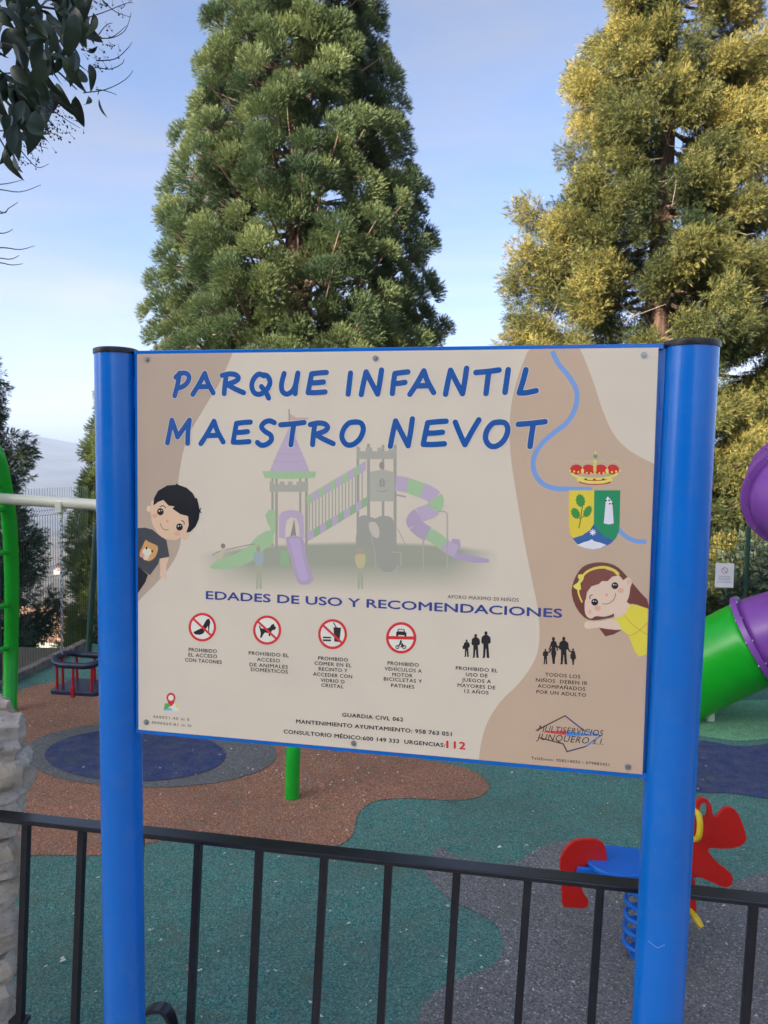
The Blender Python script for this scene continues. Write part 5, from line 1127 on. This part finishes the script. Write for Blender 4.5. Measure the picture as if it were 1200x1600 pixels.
stems = [((128, 30), (160, 20), (198, 5), (208, 5)), ((140, 55), (170, 60), (195, 48), (205, 20)), ((150, 60), (175, 58), (198, 40)), ((150, 95), (180, 92), (200, 75), (206, 66)), ((150, 105), (172, 108), (190, 100), (194, 92)), ((130, 145), (165, 140), (195, 125), (208, 110)), ((150, 60), (165, 40), (176, 36)), ((160, 0), (180, 18), (205, 27)),
         ((60, 160), (85, 175), (108, 190), (125, 200)), ((50, 190), (75, 205), (98, 215)), ((30, 205), (55, 225), (75, 232)), ((25, 225), (45, 250), (60, 262), (76, 256)), ((150, 140), (165, 142), (182, 148)), ((70, 150), (95, 160), (118, 175)), ((40, 175), (60, 215), (66, 240))]
for s in stems: tw(s, D0, .0020, .0008, pt_, PO, name='stem')
for gi, (cx, cy, sx_, sy_, n_) in enumerate(((165, 70, 22, 34, 26), (155, 100, 18, 14, 16), (95, 195, 26, 24, 60), (55, 215, 26, 20, 55), (45, 250, 18, 12, 20), (80, 165, 20, 14, 24), (140, 30, 14, 22, 14), (195, 12, 10, 14, 7), (155, 8, 22, 8, 16))):
    m = MB()
    for k in range(n_):
        q = at(rdl.gauss(cx, sx_*.6), rdl.gauss(cy, sy_*.6), D0+rdl.uniform(-.06, .06))-PO; r_ = rdl.uniform(.0026, .0042)
        m.add([q+Vector(v)*r_ for v in ((1, 0, 0), (-1, 0, 0), (0, 1, 0), (0, -1, 0), (0, 0, 1), (0, 0, -1), (.6, .6, .6), (-.6, -.6, .6))], [(0, 2, 4), (2, 1, 4), (1, 3, 4), (3, 0, 4), (2, 0, 5), (1, 2, 5), (3, 1, 5), (0, 3, 5)])
        e = q+Vector((rdl.uniform(-.02, .0), 0, rdl.uniform(.0, .02))); m.tube([q, e], .0006, 3, caps=False)
    tag(m.build('berry_cluster', M['berry'], pt_, smooth=True), kind='stuff')
BO = Vector((-3.2, 3.6, 0)); bt = thing('bare_shrub', BO, 0, 'bare shrub whose thin twigs poke in at the left edge against the sky', 'shrub')
MB().tube([(0, 0, 0), (.1, .05, 1.5), (.3, .1, 2.8), (.35, .1, 4.0)], [.05, .04, .025, .01], 8).build('stem', M['privetbark'], bt, smooth=True)
for s in (((-160, 300), (-30, 290), (10, 287), (35, 281)), ((-160, 310), (-20, 296), (30, 300), (64, 289)), ((-160, 340), (-10, 335), (14, 325), (28, 316)), ((-160, 350), (-20, 331), (4, 332), (10, 333)), ((-160, 380), (-20, 366), (8, 364), (20, 358)), ((-160, 395), (-10, 387), (30, 390), (54, 384)), ((-160, 400), (-20, 402), (15, 405), (30, 399)), ((-160, 420), (-20, 410), (18, 414), (36, 412))):
    tw(s, 3.6, .004, .0012, bt, BO, name='twig')

# ---- small bits lying on the rubber
rdd = random.Random(5); m = MB()
for i in range(420):
    if i < 330: px = rdd.uniform(-40, 1230); py = rdd.uniform(1090, 1640)
    else: px = rdd.gauss(500, 90); py = rdd.gauss(1210, 22)
    q = gr(px, max(py, 1075)); s = rdd.uniform(.0035, .0105)*(1.3 if rdd.random() < .08 else 1); a = rdd.uniform(0, 6.28); u = Vector((math.cos(a), math.sin(a), 0))*s; v = Vector((-math.sin(a), math.cos(a), 0))*s*rdd.uniform(.3, .8); z = Vector((0, 0, .015))
    m.add([q+z-u-v, q+z+u-v*.6, q+z+u*.8+v+Vector((0, 0, .004)), q+z-u*.7+v*.8], [(0, 1, 2, 3)])
tag(m.build('fallen_petals', M['leafbit']), kind='stuff')
q = gr(289, 1522); dl = MB(); nn_ = 7
for i in range(nn_):
    t = i/(nn_-1); w_ = .014*math.sin(math.pi*t**.8)+.001; dl.v += [(.05*t, -w_, .006+.012*abs(t-.5)), (.05*t, 0, .002), (.05*t, w_, .008)]
for i in range(nn_-1): a = i*3; dl.f += [(a, a+1, a+4, a+3), (a+1, a+2, a+5, a+4)]
o = dl.build('fallen_leaf', M['dryleaf'], None, recalc=False); o.location = (q.x, q.y, .012); o.rotation_euler = (0, 0, .3); tag(o, 'curled dry brown leaf lying on the green rubber near the left post', 'leaf')
q = gr(312, 1287); o2 = o.copy(); COL.objects.link(o2); o2.location = (q.x, q.y, .016); o2.scale = (.7, .9, 1); o2.rotation_euler = (0, 0, 1.2); tag(o2, 'pale dry leaf lying on the brown rubber just above the railing', 'leaf')
